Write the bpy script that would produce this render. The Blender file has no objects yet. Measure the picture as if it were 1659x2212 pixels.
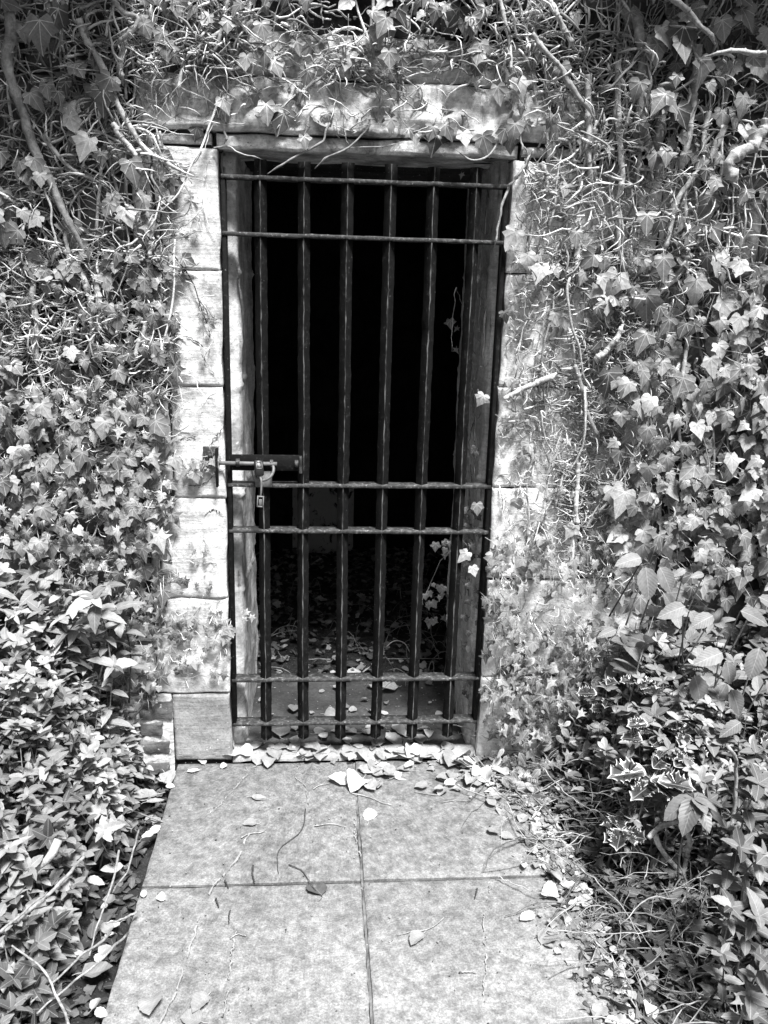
import bpy, math, random
import numpy as np
from mathutils import Matrix, Vector

random.seed(7)
rng = np.random.default_rng(11)
R = math.radians
scene = bpy.context.scene

# ------------------------------------------------------------------ camera
CAM = np.array([0.012, -2.5769, 1.5792])
YAW, PITCH, ROLL, FOC = 0.0799, 0.2616, 0.0276, 1816.1
_f = np.array([math.sin(YAW) * math.cos(PITCH), math.cos(YAW) * math.cos(PITCH), -math.sin(PITCH)])
_r = np.array([math.cos(YAW), -math.sin(YAW), 0.0])
_u = np.cross(_r, _f)
CR = math.cos(ROLL) * _r + math.sin(ROLL) * _u
CU = -math.sin(ROLL) * _r + math.cos(ROLL) * _u
CF = _f
cam_data = bpy.data.cameras.new('camera')
cam = bpy.data.objects.new('camera', cam_data)
scene.collection.objects.link(cam)
m = Matrix.Identity(4)
for i in range(3):
    m[i][0], m[i][1], m[i][2], m[i][3] = CR[i], CU[i], -CF[i], CAM[i]
cam.matrix_world = m
cam_data.sensor_fit = 'VERTICAL'
cam_data.sensor_height = 24.0
cam_data.lens = 24.0 * FOC / 2212.0
cam_data.clip_start = 0.05
cam_data.clip_end = 500
scene.camera = cam

# ------------------------------------------------------------------ light
SUN_EL, SUN_AZ = R(63), R(160)      # azimuth measured from +Y towards +X
world = bpy.data.worlds.new('World')
scene.world = world
world.use_nodes = True
wn = world.node_tree
bg = wn.nodes['Background']
sky = wn.nodes.new('ShaderNodeTexSky')
sky.sky_type = 'NISHITA'
sky.sun_disc = False
sky.sun_elevation = SUN_EL
sky.sun_rotation = SUN_AZ
sky.air_density = 1.0
sky.dust_density = 4.0
bw = wn.nodes.new('ShaderNodeRGBToBW')
wn.links.new(sky.outputs[0], bw.inputs[0])
wn.links.new(bw.outputs[0], bg.inputs['Color'])
bg.inputs['Strength'].default_value = 0.05
sun_data = bpy.data.lights.new('sun', 'SUN')
sun_data.energy = 5.0
sun_data.angle = R(14)
sun_data.color = (1, 1, 1)
sun = bpy.data.objects.new('sun', sun_data)
scene.collection.objects.link(sun)
sd = Vector((math.sin(SUN_AZ) * math.cos(SUN_EL), math.cos(SUN_AZ) * math.cos(SUN_EL), math.sin(SUN_EL)))
sun.rotation_euler = sd.to_track_quat('Z', 'Y').to_euler()
sun.location = (0, -6, 6)
vs = scene.view_settings
vs.view_transform = 'Standard'
vs.look = 'None'
vs.exposure = 1.05
vs.gamma = 1.0
scene.cycles.max_bounces = 6
scene.cycles.diffuse_bounces = 2

# ------------------------------------------------------------------ helpers
def at_y(px, py, y=0.0):
    """world point where the sight line of a photo point meets the vertical plane Y = y"""
    d = CF + CR * ((px - 829.5) / FOC) - CU * ((py - 1106.0) / FOC)
    return CAM + d * ((y - CAM[1]) / d[1])

def at_z(px, py, z=0.0):
    d = CF + CR * ((px - 829.5) / FOC) - CU * ((py - 1106.0) / FOC)
    return CAM + d * ((z - CAM[2]) / d[2])

def pix(P):
    d = np.asarray(P, float) - CAM
    z = d @ CF
    return np.stack([829.5 + FOC * (d @ CR) / z, 1106 - FOC * (d @ CU) / z], -1)

def _hash(ix, iy, iz, seed):
    h = (ix.astype(np.int64) * 374761393 + iy.astype(np.int64) * 668265263 + iz.astype(np.int64) * 2147483647 + seed * 1274126177) & 0xffffffff
    h = ((h ^ (h >> 13)) * 1274126177) & 0xffffffff
    h = ((h ^ (h >> 16)) * 2246822519) & 0xffffffff
    return ((h ^ (h >> 15)) & 0xffffff) / float(0xffffff)

def vnoise(x, y, z=0.0, seed=0):
    x = np.asarray(x, float); y = np.asarray(y, float) + 0 * x; z = np.asarray(z, float) + 0 * x
    x0, y0, z0 = np.floor(x), np.floor(y), np.floor(z)
    fx, fy, fz = x - x0, y - y0, z - z0
    fx, fy, fz = [t * t * (3 - 2 * t) for t in (fx, fy, fz)]
    r = 0
    for a in (0, 1):
        for b in (0, 1):
            for c in (0, 1):
                w = (fx if a else 1 - fx) * (fy if b else 1 - fy) * (fz if c else 1 - fz)
                r = r + w * _hash(x0 + a, y0 + b, z0 + c, seed)
    return r * 2 - 1

def fbm(x, y, z=0.0, seed=0, o=4):
    r, a = 0, 1.0
    for k in range(o):
        r = r + a * vnoise(np.asarray(x) * 2 ** k, np.asarray(y) * 2 ** k, np.asarray(z) * 2 ** k, seed + k)
        a *= 0.5
    return r

class MB:
    """collects vertices, faces and per-vertex leaf data, then links ONE mesh object"""
    def __init__(s):
        s.v, s.f, s.a, s.e, s.n = [], [], [], [], 0
    def add(s, v, faces, a=None, e=None):
        v = np.asarray(v, float).reshape(-1, 3)
        s.v.append(v)
        s.a.append(np.zeros((len(v), 3)) if a is None else np.asarray(a, float).reshape(-1, 3))
        s.e.append(np.zeros(len(v)) if e is None else np.asarray(e, float).ravel())
        for f in faces:
            f = np.asarray(f, np.int64)
            if len(f):
                s.f.append(f.reshape(-1, f.shape[-1]) + s.n)
        s.n += len(v)
    def build(s, name, mat, parent=None, smooth=True, loc=(0, 0, 0)):
        me = bpy.data.meshes.new(name)
        v = np.concatenate(s.v) - np.array(loc, float)
        me.vertices.add(len(v))
        me.vertices.foreach_set('co', v.astype(np.float32).ravel())
        nl = sum(f.size for f in s.f)
        npoly = sum(len(f) for f in s.f)
        me.loops.add(nl)
        me.loops.foreach_set('vertex_index', np.concatenate([f.ravel() for f in s.f]).astype(np.int32))
        sizes = np.concatenate([np.full(len(f), f.shape[1]) for f in s.f])
        me.polygons.add(npoly)
        me.polygons.foreach_set('loop_start', np.concatenate([[0], np.cumsum(sizes)[:-1]]).astype(np.int32))
        me.update(calc_edges=True)
        me.validate()
        if len(me.vertices) == len(v):
            at = me.attributes.new('leaf', 'FLOAT_VECTOR', 'POINT')
            at.data.foreach_set('vector', np.concatenate(s.a).astype(np.float32).ravel())
            at = me.attributes.new('rim', 'FLOAT', 'POINT')
            at.data.foreach_set('value', np.concatenate(s.e).astype(np.float32))
        if smooth:
            me.polygons.foreach_set('use_smooth', np.ones(len(me.polygons), bool))
        me.materials.append(mat)
        o = bpy.data.objects.new(name, me)
        scene.collection.objects.link(o)
        if parent is not None:
            o.parent = parent
            o.location = Vector(loc) - parent.location
        else:
            o.location = loc
        return o

def tag(o, label=None, cat=None, group=None, kind=None):
    if label: o['label'] = label
    if cat: o['category'] = cat
    if group: o['group'] = group
    if kind: o['kind'] = kind
    return o

def empty(name, loc=(0, 0, 0)):
    o = bpy.data.objects.new(name, None)
    o.location = loc
    o.empty_display_size = 0.1
    scene.collection.objects.link(o)
    return o

def box(mb, x0, x1, y0, y1, z0, z1, bev=0.0, M=None):
    """bevelled box"""
    b = bev
    if b <= 0:
        v = np.array([[x, y, z] for x in (x0, x1) for y in (y0, y1) for z in (z0, z1)], float)
        f = [[0, 1, 3, 2], [4, 6, 7, 5], [0, 4, 5, 1], [2, 3, 7, 6], [0, 2, 6, 4], [1, 5, 7, 3]]
        if M is not None: v = v @ M[0].T + M[1]
        mb.add(v, [np.array(f)])
        return
    c = []
    X, Y, Z = (x0, x1), (y0, y1), (z0, z1)
    for i in range(2):
        for j in range(2):
            for k in range(2):
                sx, sy, sz = (1 if i == 0 else -1), (1 if j == 0 else -1), (1 if k == 0 else -1)
                p = np.array([X[i], Y[j], Z[k]])
                c += [p + [0, sy * b, sz * b], p + [sx * b, 0, sz * b], p + [sx * b, sy * b, 0]]
    v = np.array(c)
    def I(i, j, k, a): return ((i * 2 + j) * 2 + k) * 3 + a
    q, t = [], []
    for i in range(2):
        q.append([I(i, 0, 0, 0), I(i, 1, 0, 0), I(i, 1, 1, 0), I(i, 0, 1, 0)])
        q.append([I(0, i, 0, 1), I(1, i, 0, 1), I(1, i, 1, 1), I(0, i, 1, 1)])
        q.append([I(0, 0, i, 2), I(1, 0, i, 2), I(1, 1, i, 2), I(0, 1, i, 2)])
    for a in range(2):
        for c2 in range(2):
            q.append([I(a, c2, 0, 0), I(a, c2, 0, 1), I(a, c2, 1, 1), I(a, c2, 1, 0)])
            q.append([I(a, 0, c2, 0), I(a, 0, c2, 2), I(a, 1, c2, 2), I(a, 1, c2, 0)])
            q.append([I(0, a, c2, 1), I(0, a, c2, 2), I(1, a, c2, 2), I(1, a, c2, 1)])
    for i in range(2):
        for j in range(2):
            for k in range(2):
                t.append([I(i, j, k, 0), I(i, j, k, 1), I(i, j, k, 2)])
    # orient outward
    cen = v.mean(0)
    def fix(fs):
        o = []
        for f in fs:
            n = np.cross(v[f[1]] - v[f[0]], v[f[2]] - v[f[0]])
            if n @ (v[f].mean(0) - cen) < 0: f = f[::-1]
            o.append(f)
        return np.array(o)
    q, t = fix(q), fix(t)
    if M is not None: v = v @ M[0].T + M[1]
    mb.add(v, [q, t])

def tubes(mb, pts, rad, sides=5, rnd=None, cap=True, rough=0.0):
    """pts (N,P,3), rad (N,P)"""
    pts = np.asarray(pts, float)
    if pts.ndim == 2: pts = pts[None]
    N, P, _ = pts.shape
    rad = np.broadcast_to(np.asarray(rad, float), (N, P))
    t = np.gradient(pts, axis=1)
    t /= np.linalg.norm(t, axis=2, keepdims=True) + 1e-9
    ref = np.array([0.13, 0.97, 0.21]); ref2 = np.array([0.9, 0.1, 0.4])
    mean_t = t.mean(1)
    use = np.abs(mean_t @ ref) > 0.85
    rf = np.where(use[:, None], ref2, ref)[:, None, :]
    a = np.cross(t, rf); a /= np.linalg.norm(a, axis=2, keepdims=True) + 1e-9
    b = np.cross(t, a)
    an = np.arange(sides) / sides * 2 * math.pi
    rr = rad[:, :, None] * np.ones(sides)
    if rough > 0:
        rr = rr * (1 + rough * fbm(np.cos(an)[None, None] * 1.5 + pts[:, :, None, 0] * 60, np.sin(an)[None, None] * 1.5 + pts[:, :, None, 2] * 60, 0, 17, 3))
    v = pts[:, :, None, :] + rr[..., None] * (np.cos(an)[None, None, :, None] * a[:, :, None, :] + np.sin(an)[None, None, :, None] * b[:, :, None, :])
    base = (np.arange(N) * P * sides)[:, None, None]
    i = (np.arange(P - 1) * sides)[None, :, None]
    k = np.arange(sides)[None, None, :]
    k2 = (k + 1) % sides
    f = np.stack([base + i + k, base + i + k2, base + i + sides + k2, base + i + sides + k], -1).reshape(-1, 4)
    faces = [f]
    if cap:
        c0 = base[:, 0, 0][:, None] + np.arange(sides)[None, ::-1]
        c1 = base[:, 0, 0][:, None] + (P - 1) * sides + np.arange(sides)[None, :]
        faces += [c0, c1]
    if rnd is None: rnd = rng.random(N)
    rnd = np.broadcast_to(np.asarray(rnd, float), (N,))
    at = np.zeros((N, P, sides, 3)); at[..., 1] = np.linspace(0, 1, P)[None, :, None]; at[..., 2] = rnd[:, None, None]
    mb.add(v.reshape(-1, 3), faces, at.reshape(-1, 3))

def smooth_path(p, n):
    """Catmull-Rom resample of control points"""
    p = np.asarray(p, float)
    q = np.vstack([2 * p[0] - p[1], p, 2 * p[-1] - p[-2]])
    L = np.concatenate([[0], np.cumsum(np.linalg.norm(np.diff(p, axis=0), axis=1))])
    s = np.linspace(0, L[-1], n)
    out = []
    for x in s:
        i = min(np.searchsorted(L, x, side='right') - 1, len(p) - 2)
        t = (x - L[i]) / max(L[i + 1] - L[i], 1e-9)
        a, b, c, d = q[i], q[i + 1], q[i + 2], q[i + 3]
        out.append(0.5 * ((2 * b) + (-a + c) * t + (2 * a - 5 * b + 4 * c - d) * t * t + (-a + 3 * b - 3 * c + d) * t ** 3))
    return np.array(out)

# ------------------------------------------------------------------ materials
def grey(v): return (v, v, v, 1)

class NT:
    def __init__(s, name):
        s.m = bpy.data.materials.new(name); s.m.use_nodes = True
        s.t = s.m.node_tree; s.b = s.t.nodes['Principled BSDF']; s.out = s.t.nodes['Material Output']
    def n(s, typ, **k):
        nd = s.t.nodes.new('ShaderNode' + typ)
        for a, v in k.items():
            if a.startswith('i_'): nd.inputs[a[2:].replace('_', ' ')].default_value = v
            else: setattr(nd, a, v)
        return nd
    def l(s, a, b): s.t.links.new(a, b)
    def math(s, op, a, b=None, c=None, clamp=False):
        nd = s.n('Math', operation=op, use_clamp=clamp)
        for i, x in enumerate((a, b, c)):
            if x is None: continue
            if isinstance(x, (int, float)): nd.inputs[i].default_value = x
            else: s.l(x, nd.inputs[i])
        return nd.outputs[0]
    def coord(s, scale=(1, 1, 1)):
        g = s.n('NewGeometry'); mp = s.n('Mapping'); mp.inputs['Scale'].default_value = scale
        s.l(g.outputs['Position'], mp.inputs[0]); return mp.outputs[0]
    def ocoord(s, scale=(1, 1, 1)):
        g = s.n('TexCoord'); mp = s.n('Mapping'); mp.inputs['Scale'].default_value = scale
        s.l(g.outputs['Object'], mp.inputs[0]); return mp.outputs[0]
    def noise(s, vec, scale, detail=6, rough=0.6, dist=0.0):
        nd = s.n('TexNoise'); nd.inputs['Scale'].default_value = scale; nd.inputs['Detail'].default_value = detail
        nd.inputs['Roughness'].default_value = rough; nd.inputs['Distortion'].default_value = dist
        s.l(vec, nd.inputs['Vector']); return nd.outputs['Fac']
    def ramp(s, fac, stops):
        nd = s.n('ValToRGB'); e = nd.color_ramp.elements
        while len(e) < len(stops): e.new(0.5)
        for el, (p, v) in zip(e, stops): el.position = p; el.color = grey(v)
        s.l(fac, nd.inputs[0]); return nd.outputs[0]
    def mix(s, fac, a, b):
        nd = s.n('Mix', data_type='RGBA')
        for sock, x in ((nd.inputs[0], fac), (nd.inputs[6], a), (nd.inputs[7], b)):
            if isinstance(x, (int, float)): sock.default_value = x if sock == nd.inputs[0] else grey(x)
            else: s.l(x, sock)
        return nd.outputs[2]
    def mul(s, a, b):
        nd = s.n('Mix', data_type='RGBA', blend_type='MULTIPLY'); nd.inputs[0].default_value = 1
        s.l(a, nd.inputs[6])
        if isinstance(b, (int, float)): nd.inputs[7].default_value = grey(b)
        else: s.l(b, nd.inputs[7])
        return nd.outputs[2]
    def bump(s, h, strength, dist=0.01, prev=None):
        nd = s.n('Bump'); nd.inputs['Strength'].default_value = strength; nd.inputs['Distance'].default_value = dist
        s.l(h, nd.inputs['Height'])
        if prev is not None: s.l(prev, nd.inputs['Normal'])
        return nd.outputs[0]
    def done(s, col=None, rough=0.8, spec=0.3, normal=None, metal=0.0):
        if col is not None:
            if isinstance(col, (int, float)): s.b.inputs['Base Color'].default_value = grey(col)
            else: s.l(col, s.b.inputs['Base Color'])
        if isinstance(rough, (int, float)): s.b.inputs['Roughness'].default_value = rough
        else: s.l(rough, s.b.inputs['Roughness'])
        s.b.inputs['Specular IOR Level'].default_value = spec
        s.b.inputs['Metallic'].default_value = metal
        if normal is not None: s.l(normal, s.b.inputs['Normal'])
        return s.m

def mat_stone(name, lo, hi, stain=0.5, tool=0.5, stain_v=0.12, bs=3.2):
    t = NT(name)
    c = t.coord()
    big = t.noise(c, bs, 5, 0.6)
    col = t.ramp(big, [(0.36, lo), (0.6, hi)])
    fine = t.noise(t.coord((1, 1, 1)), 95, 4, 0.7)
    col = t.mul(col, t.ramp(fine, [(0.3, 0.66), (0.6, 1.08)]))
    rows = t.noise(t.coord((10, 10, 130)), 1.0, 3, 0.6)
    col = t.mul(col, t.ramp(rows, [(0.35, 0.87), (0.6, 1.04)]))
    st = t.noise(t.coord((1.0, 1.0, 0.7)), 9, 8, 0.72, 0.6)
    sf = t.ramp(st, [(0.52 + 0.1 * (1 - stain), 0), (0.66 + 0.1 * (1 - stain), 1)])
    col = t.mix(t.math('MULTIPLY', sf, stain), col, stain_v)
    sp = t.noise(c, 190, 2, 0.5)
    col = t.mix(t.ramp(sp, [(0.66, 0), (0.71, 0.8)]), col, 0.1)
    sp2 = t.noise(c, 60, 3, 0.6)
    col = t.mix(t.ramp(sp2, [(0.67, 0), (0.73, 0.7)]), col, 0.85)
    nb = t.bump(rows, 0.3 * tool, 0.005)
    nb = t.bump(t.noise(c, 34, 8, 0.7), 0.55, 0.008, nb)
    nb = t.bump(fine, 0.4, 0.002, nb)
    return t.done(col, 0.9, 0.15, nb)

M_PALE = mat_stone('pale_sandstone', 0.48, 0.78, 0.8, 0.9, 0.22, 6)
M_JAMB = mat_stone('mottled_jamb_stone', 0.62, 0.92, 0.7, 0.6, 0.2, 9)
M_BASE = mat_stone('grey_sandstone', 0.26, 0.4, 0.3, 1.0)
M_RUBBLE = mat_stone('rubble_stone', 0.015, 0.2, 0.8, 0.6, 0.03, 1.7)  # rubble darkened too, painting deep shadow behind the ivy
M_BED = mat_stone('shade_dark_mortar', 0.01, 0.06, 0.8, 0.0, 0.05)  # mortar blackened so gaps in the ivy look deeply shadowed
M_LINTEL = mat_stone('stained_lintel_stone', 0.3, 0.85, 0.9, 0.5, 0.05, 11)
M_SOFFIT = mat_stone('dark_soffit_stone', 0.02, 0.06, 0.5, 0.4, 0.02)  # soffit stone, far darker than the reveals
M_DARKSTONE = mat_stone('dark_rubble', 0.07, 0.2, 0.4, 0.6, 0.03)
M_MORTAR = mat_stone('lime_mortar', 0.5, 0.75, 0.3, 0.0, 0.2)
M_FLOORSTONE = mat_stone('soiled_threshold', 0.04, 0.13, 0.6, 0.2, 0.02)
M_REVEAL = mat_stone('weathered_reveal', 0.38, 0.75, 0.8, 0.2, 0.08, 7)

def mat_paving():
    t = NT('paving_concrete')
    c = t.coord()
    big = t.noise(c, 2.2, 5, 0.65)
    col = t.ramp(big, [(0.32, 0.155), (0.66, 0.215)])
    g = t.n('NewGeometry'); sx = t.n('SeparateXYZ'); t.l(g.outputs['Position'], sx.inputs[0])
    near = t.ramp(t.math('ADD', t.math('MULTIPLY', sx.outputs[1], -0.7), t.math('MULTIPLY', big, 0.45)), [(0.3, 0.85), (0.95, 1.3)])
    col = t.mul(col, near)                       # slabs turn paler away from the door
    f1 = t.noise(c, 210, 4, 0.8)
    col = t.mul(col, t.ramp(f1, [(0.34, 0.66), (0.5, 0.97), (0.64, 1.3)]))
    f3 = t.noise(c, 88, 5, 0.8)
    col = t.mul(col, t.ramp(f3, [(0.36, 0.74), (0.5, 0.98), (0.62, 1.25)]))
    f2 = t.noise(c, 26, 6, 0.7)
    col = t.mul(col, t.ramp(f2, [(0.36, 0.6), (0.62, 1.25)]))
    p = t.noise(c, 5.5, 8, 0.7, 0.8)
    col = t.mix(t.ramp(p, [(0.56, 0), (0.74, 0.5)]), col, 0.06)
    p2 = t.noise(c, 13, 8, 0.75, 0.5)
    col = t.mix(t.ramp(p2, [(0.6, 0), (0.74, 0.4)]), col, 0.22)
    w = t.noise(c, 24, 5, 0.6, 0.4)
    col = t.mix(t.ramp(w, [(0.7, 0), (0.74, 0.55)]), col, 0.4)
    nb = t.bump(f1, 0.35, 0.002)
    nb = t.bump(f2, 0.3, 0.004, nb)
    return t.done(col, 0.85, 0.25, nb)
M_PAVE = mat_paving()
M_JOINT = mat_stone('joint_grit', 0.06, 0.2, 0.6, 0.0, 0.03, 12)

def mat_iron():
    t = NT('black_painted_iron')
    c = t.coord()
    f = t.noise(c, 60, 6, 0.7)
    col = t.ramp(f, [(0.3, 0.003), (0.58, 0.008), (0.68, 0.03), (0.8, 0.08)])
    s = t.noise(c, 130, 3, 0.6)
    col = t.mix(t.ramp(s, [(0.68, 0), (0.74, 0.6)]), col, 0.2)
    nb = t.bump(f, 0.5, 0.004)
    return t.done(col, t.ramp(f, [(0.3, 0.7), (0.6, 0.95)]), 0.16, nb)
M_IRON = mat_iron()

def mat_rail():
    t = NT('rusty_flat_iron')
    c = t.coord()
    f = t.noise(c, 55, 7, 0.75)
    col = t.ramp(f, [(0.3, 0.008), (0.5, 0.035), (0.66, 0.13)])
    s = t.noise(c, 110, 3, 0.6)
    col = t.mix(t.ramp(s, [(0.62, 0), (0.69, 0.7)]), col, 0.3)
    nb = t.bump(f, 0.7, 0.004)
    return t.done(col, 0.7, 0.4, nb)
M_RAIL = mat_rail()

def mat_wear_glint():
    t = NT('worn_iron_glint')
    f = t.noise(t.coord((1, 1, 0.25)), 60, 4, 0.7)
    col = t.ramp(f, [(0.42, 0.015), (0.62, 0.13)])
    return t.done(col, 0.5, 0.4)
M_WEAR_GLINT = mat_wear_glint()  # lighter worn iron; also paints the bright line on the bars

def mat_steel(name='galvanised_steel', v=0.42):
    t = NT(name)
    f = t.noise(t.coord(), 70, 4, 0.6)
    return t.done(t.ramp(f, [(0.3, v * 0.6), (0.7, v * 1.25)]), 0.5, 0.5, t.bump(f, 0.2, 0.002))
M_STEEL = mat_steel(v=0.15)
M_BRASS = mat_steel('dull_hasp_metal', 0.2)
M_TAG = mat_steel('grey_plastic_tag', 0.2)
def mat_flat(name, v, rough=0.6, spec=0.4):
    t = NT(name); f = t.noise(t.coord(), 45, 5, 0.6)
    return t.done(t.ramp(f, [(0.3, v * 0.7), (0.7, v * 1.3)]), rough, spec, t.bump(f, 0.2, 0.002))
M_LOCK = mat_flat('black_padlock_case', 0.012, 0.35, 0.5)

def mat_soil():
    t = NT('dark_soil'); c = t.coord()
    f = t.noise(c, 30, 8, 0.75)
    col = t.ramp(f, [(0.3, 0.012), (0.6, 0.05)])
    s = t.noise(c, 140, 2, 0.5)
    col = t.mix(t.ramp(s, [(0.66, 0), (0.7, 0.7)]), col, 0.25)
    return t.done(col, 0.95, 0.1, t.bump(f, 1.0, 0.02))
M_SOIL = mat_soil()

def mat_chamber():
    t = NT('darkened_chamber_wall'); c = t.coord()
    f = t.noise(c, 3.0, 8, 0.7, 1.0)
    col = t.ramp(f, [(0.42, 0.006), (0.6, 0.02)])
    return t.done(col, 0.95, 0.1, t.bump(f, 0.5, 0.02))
M_CHAMBER = mat_chamber()  # wall colour sunk to near black to deepen the chamber's darkness
def mat_plaster():
    t = NT('blistered_plaster'); c = t.coord((1, 1, 0.7))
    f = t.noise(c, 16, 6, 0.7, 0.8)
    col = t.ramp(f, [(0.54, 0.4), (0.6, 0.02)])
    return t.done(col, 0.9, 0.1, t.bump(f, 0.4, 0.01))
M_PLASTER = mat_plaster()

def leaf_uv(t):
    a = t.n('Attribute', attribute_name='leaf'); s = t.n('SeparateXYZ'); t.l(a.outputs['Vector'], s.inputs[0])
    return s.outputs
def finish_leaf(t, col, rough, spec, normal, trans):
    t.done(col, rough, spec, normal)
    if trans > 0:
        tr = t.n('BsdfTranslucent'); t.l(col, tr.inputs[0]); mx = t.n('MixShader'); mx.inputs[0].default_value = trans
        t.l(t.b.outputs[0], mx.inputs[1]); t.l(tr.outputs[0], mx.inputs[2]); t.l(mx.outputs[0], t.out.inputs[0])
    return t.m

def mat_ivy(name, lo, hi, vein=1.7, rough=0.42):
    t = NT(name); U, V, Q = leaf_uv(t)
    au = t.math('ABSOLUTE', U)
    base = t.ramp(Q, [(0.0, lo), (0.55, (lo + hi) * 0.42), (1.0, hi)])
    c = t.coord(); n1 = t.noise(c, 90, 4, 0.6)
    base = t.mul(base, t.ramp(n1, [(0.3, 0.72), (0.7, 1.2)]))
    # veins fan out from the stalk: midrib, two laterals, two basals
    d0 = au
    def line(ang):
        return t.math('ABSOLUTE', t.math('SUBTRACT', t.math('MULTIPLY', au, math.cos(ang)), t.math('MULTIPLY', V, math.sin(ang))))
    d = t.math('MINIMUM', d0, t.math('MINIMUM', line(R(38)), line(R(82))))
    w = t.math('LESS_THAN', d, 0.012)
    base = t.mix(t.math('MULTIPLY', w, 0.4), base, t.mul(base, 1.0) if False else min(0.7, hi * vein))
    br = t.n('TexWave', wave_type='BANDS', bands_direction='Y'); cb = t.n('CombineXYZ')
    t.l(au, cb.inputs[0]); t.l(t.math('SUBTRACT', V, t.math('MULTIPLY', au, 0.8)), cb.inputs[1]); t.l(cb.outputs[0], br.inputs['Vector'])
    br.inputs['Scale'].default_value = 3.2; br.inputs['Distortion'].default_value = 1.5
    base = t.mul(base, t.ramp(br.outputs['Fac'], [(0.0, 0.93), (0.9, 1.0), (1.0, 1.08)]))
    h = t.math('MULTIPLY', t.math('MINIMUM', d, 0.1), 6.0)
    nb = t.bump(h, 0.5, 0.003)
    nb = t.bump(n1, 0.3, 0.003, nb)
    return finish_leaf(t, base, rough, 0.42, nb, 0.12)
M_IVY = mat_ivy('ivy_leaf', 0.04, 0.44)
M_IVY_SMALL = mat_ivy('young_ivy_leaf', 0.08, 0.5)

def mat_shrub(name, lo, hi, rough=0.45, spec=0.4, vein=0.55):
    t = NT(name); U, V, Q = leaf_uv(t)
    au = t.math('ABSOLUTE', U)
    base = t.ramp(Q, [(0.0, lo), (0.55, (lo + hi) * 0.46), (1.0, hi)])
    n1 = t.noise(t.coord(), 70, 3, 0.6)
    base = t.mul(base, t.ramp(n1, [(0.3, 0.8), (0.7, 1.15)]))
    w = t.math('LESS_THAN', au, 0.011)
    base = t.mix(t.math('MULTIPLY', w, 0.35), base, vein)
    wv = t.n('TexWave', wave_type='BANDS', bands_direction='Y'); cb = t.n('CombineXYZ')
    t.l(au, cb.inputs[0]); t.l(t.math('SUBTRACT', V, t.math('MULTIPLY', au, 1.1)), cb.inputs[1]); t.l(cb.outputs[0], wv.inputs['Vector'])
    wv.inputs['Scale'].default_value = 2.6
    base = t.mul(base, t.ramp(wv.outputs['Fac'], [(0.0, 0.94), (0.8, 1.0), (1.0, 1.04)]))
    nb = t.bump(wv.outputs['Fac'], 0.15, 0.002)
    return finish_leaf(t, base, rough, spec, nb, 0.15)
M_SHRUB = mat_shrub('shrub_leaf', 0.04, 0.38, 0.55, 0.3)
M_SHRUB_DARK = mat_shrub('dark_shrub_leaf', 0.03, 0.2, vein=0.25)
M_HYDR = mat_shrub('broad_pale_leaf', 0.1, 0.25, 0.5, 0.25)
M_SMALL = mat_shrub('small_glossy_leaf', 0.1, 0.36, 0.35)
M_DEAD = mat_shrub('dry_dead_leaf', 0.16, 0.58, 0.75, 0.15, 0.35)
M_CHAMBERLEAF = mat_shrub('pale_rotting_leaf', 0.05, 0.55, 0.8, 0.1, 0.4)
M_DEADDARK = mat_shrub('rotting_leaf', 0.03, 0.25, 0.7, 0.2, 0.3)

def mat_holly():
    t = NT('variegated_holly_leaf'); U, V, Q = leaf_uv(t)
    a = t.n('Attribute', attribute_name='rim')
    n = t.noise(t.coord(), 60, 2, 0.5)
    e = t.math('ADD', a.outputs['Fac'], t.math('MULTIPLY', t.math('SUBTRACT', n, 0.5), 0.16))
    col = t.ramp(e, [(0.0, 0.02), (0.78, 0.045), (0.89, 0.12), (0.95, 0.55)])
    w = t.math('LESS_THAN', t.math('ABSOLUTE', U), 0.012)
    col = t.mix(t.math('MULTIPLY', w, 0.5), col, 0.3)
    return finish_leaf(t, col, 0.22, 0.6, None, 0.05)
M_HOLLY = mat_holly()

def mat_bark(name, lo, hi, sc=60):
    t = NT(name); U, V, Q = leaf_uv(t)
    c = t.coord(); f = t.noise(c, sc, 6, 0.7)
    col = t.ramp(f, [(0.3, lo), (0.7, hi)])
    col = t.mul(col, t.ramp(Q, [(0.0, 0.12), (0.45, 0.6), (1.0, 1.3)]))
    s = t.noise(c, 25, 4, 0.6)
    col = t.mul(col, t.ramp(s, [(0.35, 0.6), (0.6, 1.1)]))
    return t.done(col, 0.75, 0.3, t.bump(f, 0.7, 0.004))
M_TWIG = mat_bark('pale_ivy_twig', 0.5, 0.88, 120)
M_STEM = mat_bark('ivy_stem_bark', 0.24, 0.62, 90)
M_WOOD = mat_bark('woody_stem', 0.12, 0.4, 110)
M_DRYTWIG = mat_bark('dry_twig', 0.17, 0.45, 120)
M_DARKTWIG = mat_bark('dark_twig', 0.03, 0.08, 120)
M_WHITE = mat_flat('pale_root_trace', 0.3, 0.9, 0.1)

# ------------------------------------------------------------------ leaf templates (u across, v along, w up) + rim
def ring_template(outline, centre, rings=(0.45, 0.8, 1.0)):
    o = np.asarray(outline, float); c = np.asarray(centre, float)
    n = len(o)
    v = [c]; rim = [0.0]
    for r in rings:
        for p in o:
            v.append(c + (p - c) * r); rim.append(r)
    v = np.array(v)
    tri = [[0, 1 + (k + 1) % n, 1 + k] for k in range(n)]
    q = []
    for j in range(len(rings) - 1):
        a, b = 1 + j * n, 1 + (j + 1) * n
        for k in range(n):
            q.append([a + k, a + (k + 1) % n, b + (k + 1) % n, b + k])
    return np.column_stack([v, np.zeros(len(v))]), [np.array(tri), np.array(q)], np.array(rim)

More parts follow.
